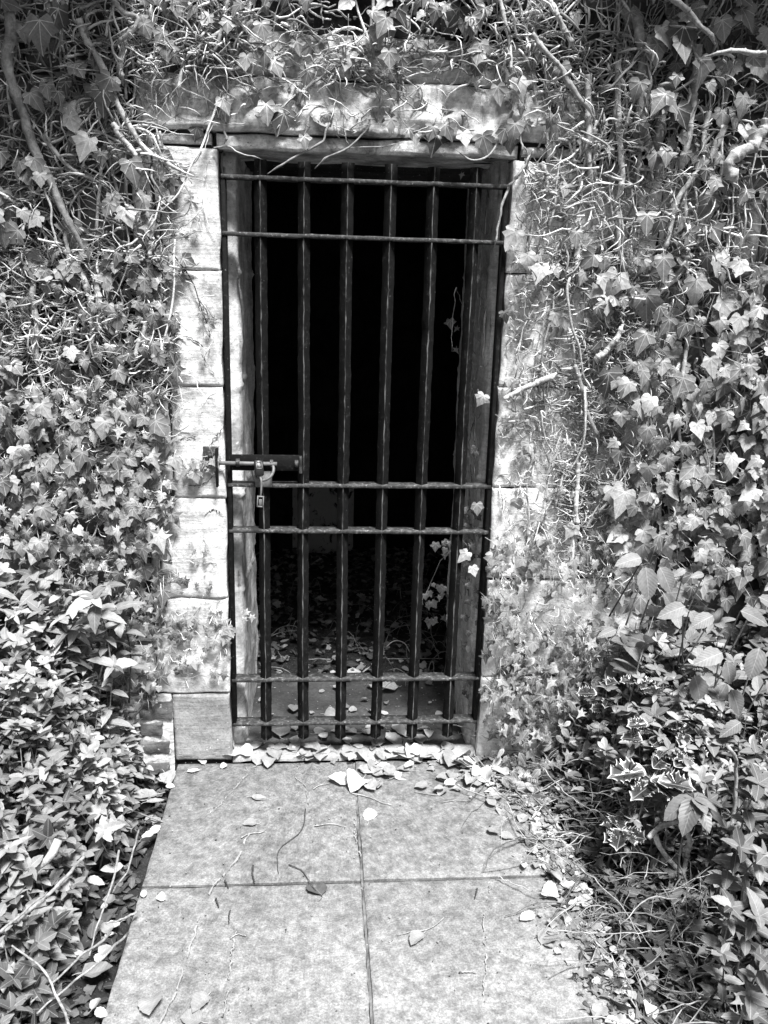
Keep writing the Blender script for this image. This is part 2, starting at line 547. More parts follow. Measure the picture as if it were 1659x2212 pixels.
def mirror(half):
    h = np.array(half, float)
    left = h[::-1].copy(); left[:, 0] *= -1
    if abs(h[0, 0]) < 1e-6: left = left[:-1]
    if abs(h[-1, 0]) < 1e-6: left = left[1:]
    return np.vstack([h, left])

def ivy_template(k):
    r = np.random.default_rng(100 + k)
    a = lambda s: r.uniform(-s, s)
    lob = r.uniform(0.46, 0.64); tip = r.uniform(0.85, 1.05); bas = r.uniform(0.3, 0.46)
    half = [(0, -0.02), (0.1, -0.13), (0.24, -0.19 + a(.02)), (bas, -0.12), (bas + 0.07, 0.0), (0.41, 0.12), (lob, 0.27 + a(.06)), (lob * 0.78, 0.37), (0.33, 0.43 + a(.03)), (0.25, 0.6), (0.12, 0.82 * tip), (0, tip)]
    o = mirror(half)
    o[:, 0] += r.uniform(-0.03, 0.03, len(o)) + 0.06 * r.uniform(-1, 1) * o[:, 1] ** 2
    v, f, e = ring_template(o, (0.0, 0.22), (0.5, 1.0))
    u, w = v[:, 0], v[:, 1]
    v[:, 2] = 0.10 * np.sin(u * 9 + r.uniform(0, 6)) * np.abs(u) + 0.06 * np.sin(w * 6 + r.uniform(0, 6)) * (np.abs(u) + 0.2) - 0.05 * (np.abs(np.arctan2(u, w + 0.05)) > 0.3)*e*0.3
    return v, f, e
IVY = [ivy_template(k) for k in range(18)]

def star_ivy(k):
    r = np.random.default_rng(300 + k)
    half = [(0, 0.0), (0.12, -0.14), (0.34, -0.3), (0.26, -0.02), (0.3, 0.1), (0.62, 0.2 + r.uniform(-.08, .08)), (0.3, 0.33), (0.17, 0.5), (0, 1.0)]
    o = mirror(half); o[:, 0] += r.uniform(-0.03, 0.03, len(o))
    v, f, e = ring_template(o, (0.0, 0.2), (0.5, 1.0))
    v[:, 2] = 0.12 * np.abs(v[:, 0]) * np.sin(v[:, 1] * 5 + r.uniform(0, 6))
    return v, f, e
STAR = [star_ivy(k) for k in range(5)]

def oval_template(width, seed, serr=0.02, peak=0.42, n=9, point=1.0):
    r = np.random.default_rng(seed)
    half = [(0, 0)]
    for i in range(1, n):
        s = i / n
        w = width * (math.sin(math.pi * s ** (math.log(0.5) / math.log(peak))) ** 0.66) * (1 - 0.1 * s)
        w += serr * (1 if i % 2 else -1) * (s < 0.93)
        half.append((max(w, 0.01), s * point))
    half.append((0, point))
    o = mirror(half)
    o[:, 0] += r.uniform(-0.01, 0.01, len(o))
    # strip mesh: midrib, mid ring, outline
    v, q, t, e = [], [], [], []
    rows = len(half)
    hh = np.array(half)
    cols = [-1, -0.5, 0, 0.5, 1]
    for i in range(rows):
        for c in cols:
            v.append((hh[i, 0] * c, hh[i, 1], 0)); e.append(max(abs(c), 2 * abs(i / (rows - 1) - 0.5) ** 3))
    for i in range(rows - 1):
        for c in range(4):
            a = i * 5 + c
            q.append([a, a + 1, a + 6, a + 5])
    return np.array(v), [np.array(q)], np.array(e)
OVAL = [oval_template(w, 40 + i, s, p) for i, (w, s, p) in enumerate([(0.25, 0.012, 0.42), (0.28, 0.015, 0.45), (0.22, 0.01, 0.4), (0.3, 0.01, 0.4)])]
BROAD = [oval_template(w, 60 + i, 0.012, p, 11) for i, (w, p) in enumerate([(0.3, 0.42), (0.27, 0.4), (0.33, 0.45)])]
SPOON = [oval_template(w, 80 + i, 0.0, p, 6) for i, (w, p) in enumerate([(0.24, 0.52), (0.28, 0.55)])]

def holly_template(k):
    r = np.random.default_rng(500 + k)
    half = [(0, 0), (0.08, 0.03)]
    ns = 6
    for i in range(ns):
        s = 0.1 + 0.82 * (i + 0.5) / ns
        w = 0.3 * math.sin(math.pi * min(1, s * 0.95)) ** 0.6
        half.append((w * 0.92, s - 0.055)); half.append((w * 1.1 + 0.045, s + 0.03)); half.append((w * 0.97, s + 0.035))
    half.append((0.07, 0.93)); half.append((0, 1.03))
    o = mirror(half); o += r.uniform(-0.012, 0.012, o.shape)
    v, f, e = ring_template(o, (0.0, 0.48), (0.4, 0.78, 0.9, 1.0))
    u, w = v[:, 0], v[:, 1]
    ph = r.uniform(0, 6)
    v[:, 2] = 0.14 * e ** 2 * np.sin(w * 17 + ph + np.sign(u)) * np.abs(u) + 0.3 * np.abs(u)
    return v, f, e
HOLLY = [holly_template(k) for k in range(4)]

class Leaves:
    def __init__(s): s.d = {}
    def add(s, T, o, tip, nrm, size, rnd=None, fold=0.15, curl=0.2, twist=0.0):
        s.d.setdefault(id(T[0]), [T, []])[1].append((np.asarray(o, float), np.asarray(tip, float), np.asarray(nrm, float), size, random.random() if rnd is None else rnd, fold, curl, twist))
    def flush(s, mb):
        for T, L in s.d.values():
            v, f, e = T
            O = np.array([l[0] for l in L]); D = np.array([l[1] for l in L]); Nn = np.array([l[2] for l in L])
            S = np.array([l[3] for l in L]); Q = np.array([l[4] for l in L]); F = np.array([l[5] for l in L]); C = np.array([l[6] for l in L]); Tw = np.array([l[7] for l in L])
            D = D / np.linalg.norm(D, axis=1, keepdims=True)
            X = np.cross(D, Nn); X /= np.linalg.norm(X, axis=1, keepdims=True) + 1e-9
            Z = np.cross(X, D)
            u, w, h = v[:, 0][None], v[:, 1][None], v[:, 2][None]
            hh = h + F[:, None] * np.abs(u) - C[:, None] * w ** 2 + Tw[:, None] * u * w
            P = O[:, None] + S[:, None, None] * (u[..., None] * X[:, None] + w[..., None] * D[:, None] + hh[..., None] * Z[:, None])
            n, k = len(L), len(v)
            A = np.zeros((n, k, 3)); A[..., 0] = v[:, 0]; A[..., 1] = v[:, 1]; A[..., 2] = Q[:, None]
            base = (np.arange(n) * k)[:, None, None]
            mb.add(P.reshape(-1, 3), [(ff[None] + base).reshape(-1, ff.shape[1]) for ff in f], A, np.tile(e, n))

def rv(s=1.0):
    return rng.normal(0, s, 3)

# ================================================================== SETTING
GX0, GX1 = -0.279, 0.565          # stone edges of the doorway
RX0, RX1 = -0.236, 0.538          # inner reveal
LZ = 1.947                        # underside of the lintel

def sheet(mb, P, flip=False):
    """P (n,m,3) grid"""
    n, k = P.shape[:2]
    i = np.arange(n - 1)[:, None] * k + np.arange(k - 1)[None]
    f = np.stack([i, i + 1, i + k + 1, i + k], -1).reshape(-1, 4)
    if flip: f = f[:, ::-1]
    mb.add(P.reshape(-1, 3), [f])

# ground: one sheet to the horizon, dipping a little below the paving
def ground_z(x, y):
    g = -0.045 + 0.02 * fbm(x * 5, y * 5, 0, 3)
    dxr = np.clip((x - 0.62) / 0.5, 0, 1)
    g = g + 0.10 * dxr * np.clip((y + 1.9) / 1.9, 0, 1)
    inside = (x > -0.48) & (x < 0.76) & (y < 0.62)
    g = np.where(inside, -0.06, g)
    return np.where(y > 0.02, -0.07, g)
xs = np.concatenate([[-200, -60, -20, -8, -4, -2.4], np.linspace(-1.8, 2.2, 160), [2.8, 4, 8, 20, 60, 200]])
ys = np.concatenate([[-200, -60, -20, -8, -5, -3.6], np.linspace(-3, 0.1, 130), [1, 3, 8, 20, 60, 200]])
gx, gy = np.meshgrid(xs, ys)
mb = MB(); sheet(mb, np.stack([gx, gy, ground_z(gx, gy)], -1))
tag(mb.build('ground', M_SOIL), kind='structure')

# path of concrete slabs
path = tag(empty('path', (0.138, -1.2, 0)), kind='structure')
def slab(x0, x1, y0, y1, z=0.0, th=0.045, n=26, mat=M_PAVE, name='paving_slab', seed=0):
    mb = MB()
    g = 0.0045
    x0 += g; x1 -= g; y0 += g; y1 -= g
    a = np.concatenate([[0, 0.006], np.linspace(0.03, 0.97, n), [0.994, 1]])
    X, Y = np.meshgrid(x0 + (x1 - x0) * a, y0 + (y1 - y0) * a)
    ex = np.minimum(np.minimum(X - x0, x1 - X), np.minimum(Y - y0, y1 - Y))
    Z = z + 0.0015 * fbm(X * 9, Y * 9, 0, seed) - 0.004 * np.clip(1 - ex / 0.005, 0, 1) + seed % 3 * 0.0012
    X = X + 0.0016 * vnoise(X * 30, Y * 30, 0, 5 + seed); Y = Y + 0.0016 * vnoise(X * 30, Y * 30, 0, 9 + seed)
    P = np.stack([X, Y, Z], -1)
    sheet(mb, P)
    edge = np.concatenate([P[0, :], P[1:, -1], P[-1, ::-1][1:], P[::-1, 0][1:-1]])
    low = edge.copy(); low[:, 2] = z - th
    k = len(edge); i = np.arange(k); j = (i + 1) % k
    mb.add(np.vstack([edge, low]), [np.stack([i, i + k, j + k, j], -1)])
    return mb.build(name, mat, path)
cols = [(-0.462, 0.138), (0.138, 0.738)]
s = 0
for r in range(5):
    for (a, b) in cols:
        s += 1
        slab(a, b, -0.609 * (r + 1), -0.609 * r - (0.002 if r == 0 else 0), seed=s, n=30 if r < 3 else 8)
mb = MB(); box(mb, -0.455, 0.731, -3.04, -0.004, -0.06, -0.010)
mb.build('joint_sand', M_SOIL, path)
mb = MB(); X, Y = np.meshgrid(np.linspace(0.1345, 0.1415, 5), np.linspace(-3.0, -0.01, 700))
sheet(mb, np.stack([X, Y, -0.0045 + 0.003 * fbm(X * 90, Y * 40, 0, 4)], -1)); mb.build('joint_fill', M_JOINT, path)

# pale root traces left on the slabs
def trace(pts, w=0.004, seed=0):
    r = np.random.default_rng(seed)
    P = np.array([at_z(x, y, 0.004) for x, y in pts]); P = smooth_path(P, 60); P[:, :2] += 0.003 * np.stack([vnoise(np.arange(60) * .4, np.zeros(60) + seed), vnoise(np.arange(60) * .4, np.zeros(60) + seed + 9)], -1)
    mb = MB()
    d = np.gradient(P, axis=0); n = np.stack([-d[:, 1], d[:, 0], 0 * d[:, 0]], -1); n /= np.linalg.norm(n, axis=1, keepdims=True)
    P[:, :2] += r.normal(0, 0.0012, (60, 2))
    for i in range(59):
        if vnoise(np.array([i * 0.22]), np.array([seed * 3.3]))[0] < -0.25 or r.random() < .1: continue
        wid = lambda k: w * max(.12, .55 + .6 * float(vnoise(np.array([k * .6]), np.array([seed * 5.1]))[0]))
        wa, wb = wid(i), wid(i + 1)
        q = np.array([P[i] - n[i] * wa / 2, P[i] + n[i] * wa / 2, P[i + 1] + n[i + 1] * wb / 2, P[i + 1] - n[i + 1] * wb / 2])
        top = q.copy(); top[:, 2] = 0.0068
        mb.add(top, [np.array([[3, 2, 1, 0]])])
        # tiny skirts keep it a body with thickness
        low = q.copy(); low[:, 2] = 0.002
        mb.add(np.vstack([top, low]), [np.array([[0, 1, 5, 4], [2, 3, 7, 6], [1, 2, 6, 5], [3, 0, 4, 7]])])
    if mb.n: mb.build('root_trace', M_WHITE, path)
trace([(535, 1672), (500, 1712), (470, 1745), (450, 1760)], 0.004, 1)
trace([(538, 1800), (515, 1850), (485, 1890), (465, 1912), (440, 1955), (420, 2020), (390, 2110), (372, 2160), (330, 2240)], 0.0055, 2)
trace([(510, 2010), (500, 2060), (490, 2150), (485, 2215)], 0.005, 3)
trace([(768, 1770), (768, 1810), (780, 1850)], 0.005, 4)
trace([(645, 1655), (640, 1680), (660, 1700), (668, 1740)], 0.003, 5)
trace([(1060, 1920), (1045, 1990), (1050, 2060), (1045, 2150)], 0.004, 6)

# ------------------------------------------------------------------ the wall
wall = tag(empty('stone_wall', (0.138, 0.3, 0)), 'ivy covered stone wall of pale dressed blocks around a dark barred doorway', 'wall')

def stone(mb, x0, x1, z0, z1, yf=0.0, depth=0.09, bulge=0.006, rough=0.004, gap=0.004, res=0.022, seed=0, tool=0.0):
    x0 += gap; x1 -= gap; z0 += gap; z1 -= gap
    nx = max(4, int((x1 - x0) / res)); nz = max(4, int((z1 - z0) / res))
    ax = np.concatenate([[0, 0.006 / (x1 - x0)], np.linspace(0, 1, nx + 1)[1:-1], [1 - 0.006 / (x1 - x0), 1]])
    az = np.concatenate([[0, 0.006 / (z1 - z0)], np.linspace(0, 1, nz + 1)[1:-1], [1 - 0.006 / (z1 - z0), 1]])
    X, Z = np.meshgrid(x0 + (x1 - x0) * ax, z0 + (z1 - z0) * az)
    e = np.minimum(np.minimum(X - x0, x1 - X), np.minimum(Z - z0, z1 - Z))
    Y = yf - bulge * (1 - np.exp(-e / 0.02)) + 0.008 * (e < 0.001) + rough * fbm(X * 16, Z * 26, 0, seed, 4)
    wob = 0.004
    X = X + wob * vnoise(X * 14, Z * 14, 1, seed); Z = Z + wob * vnoise(X * 12, Z * 12, 2, seed + 3)
    P = np.stack([X, Y, Z], -1)
    sheet(mb, P)
    edge = np.concatenate([P[0, :], P[1:, -1], P[-1, ::-1][1:], P[::-1, 0][1:-1]])
    back = edge.copy(); back[:, 1] = yf + depth
    k = len(edge); i = np.arange(k); j = (i + 1) % k
    mb.add(np.vstack([edge, back]), [np.stack([i, i + k, j + k, j], -1)])

# wall core (mortar) behind the facing, with the chamber beyond it
def core(x0, x1, y0, y1, z0, z1, mat, name):
    mb = MB(); box(mb, x0, x1, y0, y1, z0, z1); return mb.build(name, mat, wall, smooth=False)
core(-4.0, RX0 - 0.02, 0.082, 0.6, -0.3, 2.9, M_MORTAR, 'wall_core')
core(RX1 + 0.02, 4.5, 0.082, 0.6, -0.3, 2.9, M_MORTAR, 'wall_core')
core(RX0 - 0.02, RX1 + 0.02, 0.082, 0.6, LZ + 0.06, 2.9, M_MORTAR, 'wall_core')
# mortar bed, painted shade-dark, between the facing stones
mb = MB()
for (x0, x1, z0, z1) in [(-3.0, GX0 - 0.02, -0.2, 2.85), (GX1 + 0.02, 3.4, -0.2, 2.85), (GX0 - 0.02, GX1 + 0.02, LZ + 0.09, 2.85)]:
    nx, nz = int((x1 - x0) / 0.03), int((z1 - z0) / 0.03)
    X, Z = np.meshgrid(np.linspace(x0, x1, nx), np.linspace(z0, z1, nz))
    sheet(mb, np.stack([X, 0.012 + 0.007 * fbm(X * 22, Z * 22, 0, 77), Z], -1))
mb.build('mortar_bed', M_BED, wall)

# dressed quoins, left jamb
jz = [0.004, 0.255, 0.596, 0.929, 1.274, 1.612, 1.944]
jl = [-0.469, -0.517, -0.489, -0.436, -0.45, -0.462]
for k in range(6):
    mb = MB(); stone(mb, jl[k], GX0, jz[k], jz[k + 1], 0.0, 0.09, 0.003, 0.0032, 0.0006, 0.010, 20 + k)
    tag(mb.build('quoin_stone', M_BASE if k == 0 else M_PALE, wall), 'grey tooled base block at the foot of the left jamb' if k == 0 else None)
# right jamb
jz2 = [0.0, 0.31, 0.66, 0.97, 1.29, 1.63, 1.944]
jr = [0.92, 1.10, 0.86, 1.06, 0.9, 1.02]
for k in range(6):
    mb = MB(); stone(mb, GX1, jr[k], jz2[k], jz2[k + 1], 0.0, 0.09, 0.0035, 0.004, 0.0015, 0.012, 40 + k)
    mb.build('quoin_stone', M_JAMB, wall)
# lintel: lower chamfered band, groove, tall face stone, neighbours
mb = MB(); stone(mb, -0.285, 0.575, LZ, 1.985, 0.004, 0.25, 0.003, 0.003, 0.0, 0.012, 61)
mb.build('lintel_band', M_LINTEL, wall)
mb = MB(); stone(mb, -0.50, 0.83, 1.990, 2.13, -0.010, 0.3, 0.006, 0.013, 0.0, 0.012, 62)
mb.build('lintel', M_LINTEL, wall)
mb = MB()
for (a, b, z0, z1, sd_) in [(-0.36, 0.1, 2.13, 2.25, 1), (0.105, 0.62, 2.13, 2.25, 2), (0.585, 0.84, 1.95, 1.985, 4), (-0.465, -0.29, 1.948, 1.985, 6)]:
    stone(mb, a, b, z0, z1, 0.0, 0.09, 0.006, 0.006, 0.004, 0.016, 80 + sd_)
mb.build('lintel_course', M_LINTEL, wall)

# coursed rubble over the rest of the face
mb = MB(); r = np.random.default_rng(5)
z = -0.1
while z < 2.84:
    h = r.uniform(0.13, 0.3)
    for (xa, xb) in ((-2.6, None), (None, 3.2)):
        if xa is not None:
            lim = -0.53 if z < 1.95 else (-0.37 if z < 2.22 else 0.1)
            x = xa
            if 1.93 < z + h / 2 < 2.13: lim = -0.51
            while x < lim - 0.05:
                w = min(r.uniform(0.25, 0.6), lim - x)
                if lim - (x + w) < 0.07: w = lim - x
                if not (x + w > -0.66 and z < 0.255):
                    stone(mb, x, x + w, z, z + h, 0.004, 0.07, 0.01, 0.009, 0.005, 0.025, int(r.integers(1000)))
                x += w
        else:
            lim = 1.14 if z < 1.95 else (0.85 if z < 2.13 else (0.63 if z < 2.25 else 0.1))
            x = xb
            while x > lim + 0.05:
                w = min(r.uniform(0.25, 0.6), x - lim)
                if (x - w) - lim < 0.07: w = x - lim
                stone(mb, x - w, x, z, z + h, 0.004, 0.07, 0.01, 0.009, 0.005, 0.025, int(r.integers(1000)))
                x -= w
    z += h
mb.build('rubble_facing', M_RUBBLE, wall)
# short stones between the jamb's ragged edge and the rubble
mb = MB()
for k in range(1, 6):
    if k > 1: stone(mb, -0.53, jl[k], jz[k], jz[k + 1], 0.006, 0.07, 0.006, 0.006, 0.006, 0.02, 140 + k)
    stone(mb, jr[k], 1.14, jz2[k], jz2[k + 1], 0.006, 0.07, 0.006, 0.006, 0.006, 0.02, 150 + k)
stone(mb, -0.64, -0.47, 0.186, 0.258, 0.002, 0.07, 0.006, 0.006, 0.002, 0.012, 161)
stone(mb, -0.80, -0.519, 0.262, 0.44, -0.004, 0.07, 0.006, 0.007, 0.002, 0.014, 162)
stone(mb, -0.84, -0.519, 0.444, 0.60, -0.005, 0.07, 0.006, 0.007, 0.002, 0.014, 163)
stone(mb, jr[0], 1.14, 0.0, 0.31, 0.006, 0.07, 0.006, 0.006, 0.006, 0.02, 151)
mb.build('jamb_filler', M_REVEAL, wall)

mb = MB()
X, Z = np.meshgrid(np.linspace(-0.61, -0.47, 40), np.linspace(-0.1, 0.19, 80))
sheet(mb, np.stack([X, 0.0 + 0.014 * np.clip((-0.58 - X + .02 * vnoise(Z * 18, Z * 0)) / 0.02, 0, 1) + 0.004 * fbm(X * 40, Z * 40, 0, 78), Z], -1))
mb.build('mortar_patch', M_MORTAR, wall)
# the little stack of dark stones in pale mortar beside the base block
mb = MB()
for (x0, x1, y0, y1) in [(303, 372, 1512, 1556), (302, 352, 1560, 1590), (300, 370, 1600, 1630), (308, 366, 1646, 1680), (310, 350, 1692, 1715), (270, 298, 1610, 1660), (250, 298, 1540, 1600)]:
    a = at_y(x0, y1); b = at_y(x1, y0)
    stone(mb, a[0], b[0], a[2], b[2], -0.004, 0.05, 0.009, 0.005, 0.0, 0.006, int(x0 + y0))
mb.build('rubble_stone', M_DARKSTONE, wall)

# worn reveals (rebate face, rounded arris, deep side) and soffit
def reveal(prof, zlo, zhi, joints, name, mat, seed):
    prof = np.array(prof, float)
    seg = np.linalg.norm(np.diff(prof, axis=0), axis=1); L = np.concatenate([[0], np.cumsum(seg)])
    ss = np.unique(np.concatenate([np.arange(0, L[-1], 0.012), L]))
    px_ = np.interp(ss, L, prof[:, 0]); py_ = np.interp(ss, L, prof[:, 1])
    tx = np.gradient(px_); ty = np.gradient(py_); ln = np.hypot(tx, ty); nx, ny = ty / ln, -tx / ln
    zz = np.arange(zlo, zhi + 1e-6, 0.01)
    S, Z = np.meshgrid(ss, zz)
    d = 0.004 * fbm(S * 20, Z * 14, 0, seed, 4)
    d += -0.007 * np.clip(vnoise(S * 26, Z * 5, 3, seed + 9) - 0.25, 0, 1)
    for j in joints:
        d -= 0.007 * np.exp(-((Z - j - 0.01 * np.sin(S * 20)) / 0.005) ** 2)
    P = np.stack([px_[None] + nx[None] * d, py_[None] + ny[None] * d, Z], -1)
    mb = MB(); sheet(mb, P)
    return mb.build(name, mat, wall)
reveal([(GX0 + 0.004, 0.03), (GX0 + 0.006, 0.07), (GX0 + 0.03, 0.074), (RX0 - 0.004, 0.082), (RX0 + 0.001, 0.10), (RX0, 0.3), (RX0, 0.62)][::-1], 0.0, 1.96, jz[1:], 'reveal', M_REVEAL, 3)
reveal([(GX1 - 0.004, 0.03), (GX1 - 0.006, 0.07), (RX1 + 0.004, 0.076), (RX1 - 0.002, 0.10), (RX1, 0.3), (RX1, 0.62)], 0.0, 1.96, jz2[1:], 'reveal', M_REVEAL, 8)
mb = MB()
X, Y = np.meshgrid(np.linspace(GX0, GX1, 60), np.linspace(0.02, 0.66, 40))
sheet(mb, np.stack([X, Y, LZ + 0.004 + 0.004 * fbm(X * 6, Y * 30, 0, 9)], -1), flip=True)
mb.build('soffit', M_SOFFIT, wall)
# threshold stone
mb = MB()
X, Y = np.meshgrid(np.concatenate([[RX0 - 0.04], np.linspace(RX0 - 0.036, RX1 + 0.026, 60), [RX1 + 0.03]]), np.concatenate([[0.004, 0.008], np.linspace(0.02, 0.62, 40)]))
Z = 0.014 + 0.003 * fbm(X * 12, Y * 12, 0, 19) - 0.012 * (Y < 0.006)
sheet(mb, np.stack([X, Y, Z], -1))
mb.build('threshold_stone', M_FLOORSTONE, wall)
mb = MB(); X, Y = np.meshgrid(np.linspace(GX0 + .004, GX1 - .004, 70), np.concatenate([[0.001, 0.004], np.linspace(0.008, 0.066, 8), [.0675]]))
Z = 0.0195 + 0.004 * fbm(X * 14, Y * 14, 0, 29) - 0.02 * (Y < 0.003) - 0.012 * (Y > 0.067)
sheet(mb, np.stack([X, Y, Z], -1)); mb.build('sill_edge', M_BASE, wall)

# chamber behind the gate
cx0, cx1, cy1 = -0.9, 1.3, 2.3
ch = MB()
def quad(mb, a, b, c, d, n=12, amp=0.02, seed=0):
    a, b, c, d = map(np.array, (a, b, c, d)); nn = np.cross(b - a, d - a).astype(float); nn /= np.linalg.norm(nn)
    U, V = np.meshgrid(np.linspace(0, 1, n), np.linspace(0, 1, n))
    P = a + U[..., None] * (b - a) + V[..., None] * (d - a)
    P = P + nn * (amp * fbm(P[..., 0] * 4 + P[..., 1] * 3, P[..., 2] * 4, 0, seed))[..., None]
    sheet(mb, P)
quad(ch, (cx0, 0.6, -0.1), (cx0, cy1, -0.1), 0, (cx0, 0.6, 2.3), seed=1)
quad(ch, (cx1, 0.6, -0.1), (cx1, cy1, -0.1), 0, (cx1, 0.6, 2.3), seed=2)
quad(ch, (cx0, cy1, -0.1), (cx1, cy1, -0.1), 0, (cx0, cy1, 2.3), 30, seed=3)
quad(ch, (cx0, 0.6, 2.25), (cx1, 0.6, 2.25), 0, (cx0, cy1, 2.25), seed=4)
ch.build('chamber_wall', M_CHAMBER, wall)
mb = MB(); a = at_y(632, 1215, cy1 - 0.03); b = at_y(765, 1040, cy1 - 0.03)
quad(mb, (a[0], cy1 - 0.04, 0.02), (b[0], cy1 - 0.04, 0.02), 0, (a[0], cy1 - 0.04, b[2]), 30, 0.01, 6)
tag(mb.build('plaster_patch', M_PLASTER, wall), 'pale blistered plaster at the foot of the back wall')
# outer shell so that the chamber is closed from outside
mb = MB(); box(mb, cx0 - 0.3, cx0 - 0.05, 0.605, cy1 + 0.3, -0.3, 2.6); box(mb, cx1 + 0.05, cx1 + 0.3, 0.605, cy1 + 0.3, -0.3, 2.6)
box(mb, cx0 - 0.045, cx1 + 0.045, cy1 + 0.05, cy1 + 0.3, -0.3, 2.6); box(mb, cx0 - 0.045, cx1 + 0.045, 0.605, cy1 + 0.045, 2.33, 2.6)
mb.build('chamber_shell', M_MORTAR, wall, smooth=False)
mb = MB()
X, Y = np.meshgrid(np.linspace(cx0, cx1, 110), np.linspace(0.61, cy1, 90))
sheet(mb, np.stack([X, Y, 0.0 + 0.018 * fbm(X * 7, Y * 7, 0, 33) + 0.03 * np.clip(Y - 1.2, 0, 1)], -1))
tag(mb.build('floor', M_SOIL), kind='structure')
# coping invented above the view, overhanging to shade the top of the wall
mb = MB()
for x in np.arange(-2.6, 3.2, 0.6):
    stone(mb, x, x + 0.6, 2.84, 2.98, -0.14, 0.8, 0.01, 0.01, 0.004, 0.05, int(x * 10) + 50)
    box(mb, x + .006, x + 0.594, -0.12, 0.66, 2.845, 2.975)
mb.build('shade_coping', M_RUBBLE, wall)

# ------------------------------------------------------------------ gate
GY0, GY1 = 0.0, 0.045
gate = tag(empty('iron_gate', (0.145, 0.022, 0.078)), 'black iron gate of six square bars and six flat rails closing the doorway', 'gate')
G0, G1 = -0.273, 0.560
def rail_warp(mb_v, amp, seed): pass
zr = [1.871, 1.715, 0.9695, 0.820, 0.302, 0.140]
for k, zc in enumerate(zr):
    mb = MB()
    th = 0.0055
    n = 60
    x = np.linspace(G0 + 0.001, G1 - (0.001 if k else -0.001), n)
    y = np.array([GY0, GY0 + 0.002, GY1 - 0.002, GY1])
    prof = [(GY0, -th + .0015), (GY0 + .0015, -th), (GY1, -th), (GY1, th), (GY0 + .0015, th), (GY0, th - .0015)]
    X = np.repeat(x[:, None], 6, 1)
    wob = 0.0012 * fbm(x * 9, k * 3.0 + 0 * x, 0, 50 + k)
    Y = np.array([p[0] for p in prof])[None] + wob[:, None] + 0.0007 * vnoise(X * 70, np.arange(6)[None] * 3.0 + 0 * X, 0, k)
    Z = zc + np.array([p[1] for p in prof])[None] + 0.0012 * fbm(X * 8, 0 * X + k, 0, 90 + k) + 0.0006 * vnoise(X * 80, np.arange(6)[None] * 3.0 + 0 * X, 0, k + 30)
    P = np.stack([X, Y, Z], -1)
    i = np.arange(n - 1)[:, None] * 6; j = np.arange(6)[None]; j2 = (j + 1) % 6
    f = np.stack([i + j, i + j2, i + 6 + j2, i + 6 + j], -1).reshape(-1, 4)[:, ::-1]
    mb.add(P.reshape(-1, 3), [f, np.array([[0, 1, 2, 3, 4, 5]]), np.array([[5, 4, 3, 2, 1, 0]]) + (n - 1) * 6])
    mb.build('rail', M_RAIL, gate, smooth=False)
for xx in (G0, G1):
    mb = MB(); zt = 1.8655; zb = 0.132
    sgn = 1 if xx == G0 else -1
    box(mb, min(xx, xx + sgn * 0.012) - (0.0 if sgn > 0 else 0), max(xx, xx + sgn * 0.012), GY0 + 0.003, GY1 + 0.002, zb, zt, 0.0015)
    mb.build('stile', M_IRON, gate, smooth=False)
bx = [-0.162, -0.037, 0.089, 0.2125, 0.338, 0.4615]
HD = 0.0192
for k, xc in enumerate(bx):
    zb, zt = 0.078 + 0.002 * (k % 2), 1.921 - 0.003 * (k % 3 == 1)
    n = 90
    zz = np.linspace(zb, zt, n)
    b = 0.0013
    # octagonal section: diamond with small bevels; rings bottom to top
    sec = np.array([(-b, -HD + b), (b, -HD + b), (HD - b, -b), (HD - b, b), (b, HD - b), (-b, HD - b), (-HD + b, b), (-HD + b, -b)])
    yc = (GY0 + GY1) / 2 - 0.001
    wx = 0.0012 * fbm(zz * 2.5, 0 * zz + k * 7.0, 0, 200 + k)
    P = np.zeros((n, 8, 3)); P[..., 0] = xc + sec[None, :, 0] + wx[:, None] ; P[..., 1] = yc + sec[None, :, 1]; P[..., 2] = zz[:, None]
    P[..., :2] += 0.0008 * np.random.default_rng(k).normal(0, 1, (n, 8, 2))
    i = np.arange(n - 1)[:, None] * 8; j = np.arange(8)[None]; j2 = (j + 1) % 8
    f = np.stack([i + j, i + j2, i + 8 + j2, i + 8 + j], -1)
    mb = MB(); mb.add(P.reshape(-1, 3), [f[:, [1, 2, 3, 4, 5, 6, 7]].reshape(-1, 4), np.array([list(range(8))[::-1]]), np.array([list(range(8))]) + (n - 1) * 8])
    o = mb.build('bar', M_IRON, gate, smooth=False)
    mb = MB(); mb.add(P.reshape(-1, 3), [f[:, [0]].reshape(-1, 4)])
    mb.build('highlight_arris', M_WEAR_GLINT, o, smooth=False) if False else None
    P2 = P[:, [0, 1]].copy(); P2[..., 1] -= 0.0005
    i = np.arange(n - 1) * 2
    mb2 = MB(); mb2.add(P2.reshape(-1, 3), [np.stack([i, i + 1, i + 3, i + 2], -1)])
    w = mb2.build('worn_highlight', M_WEAR_GLINT, o, smooth=False)  # thin paler strip paints the highlight along the worn front edge
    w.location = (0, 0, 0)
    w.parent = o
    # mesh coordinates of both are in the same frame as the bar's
    w.location = (0.0, 0.0, 0.0)
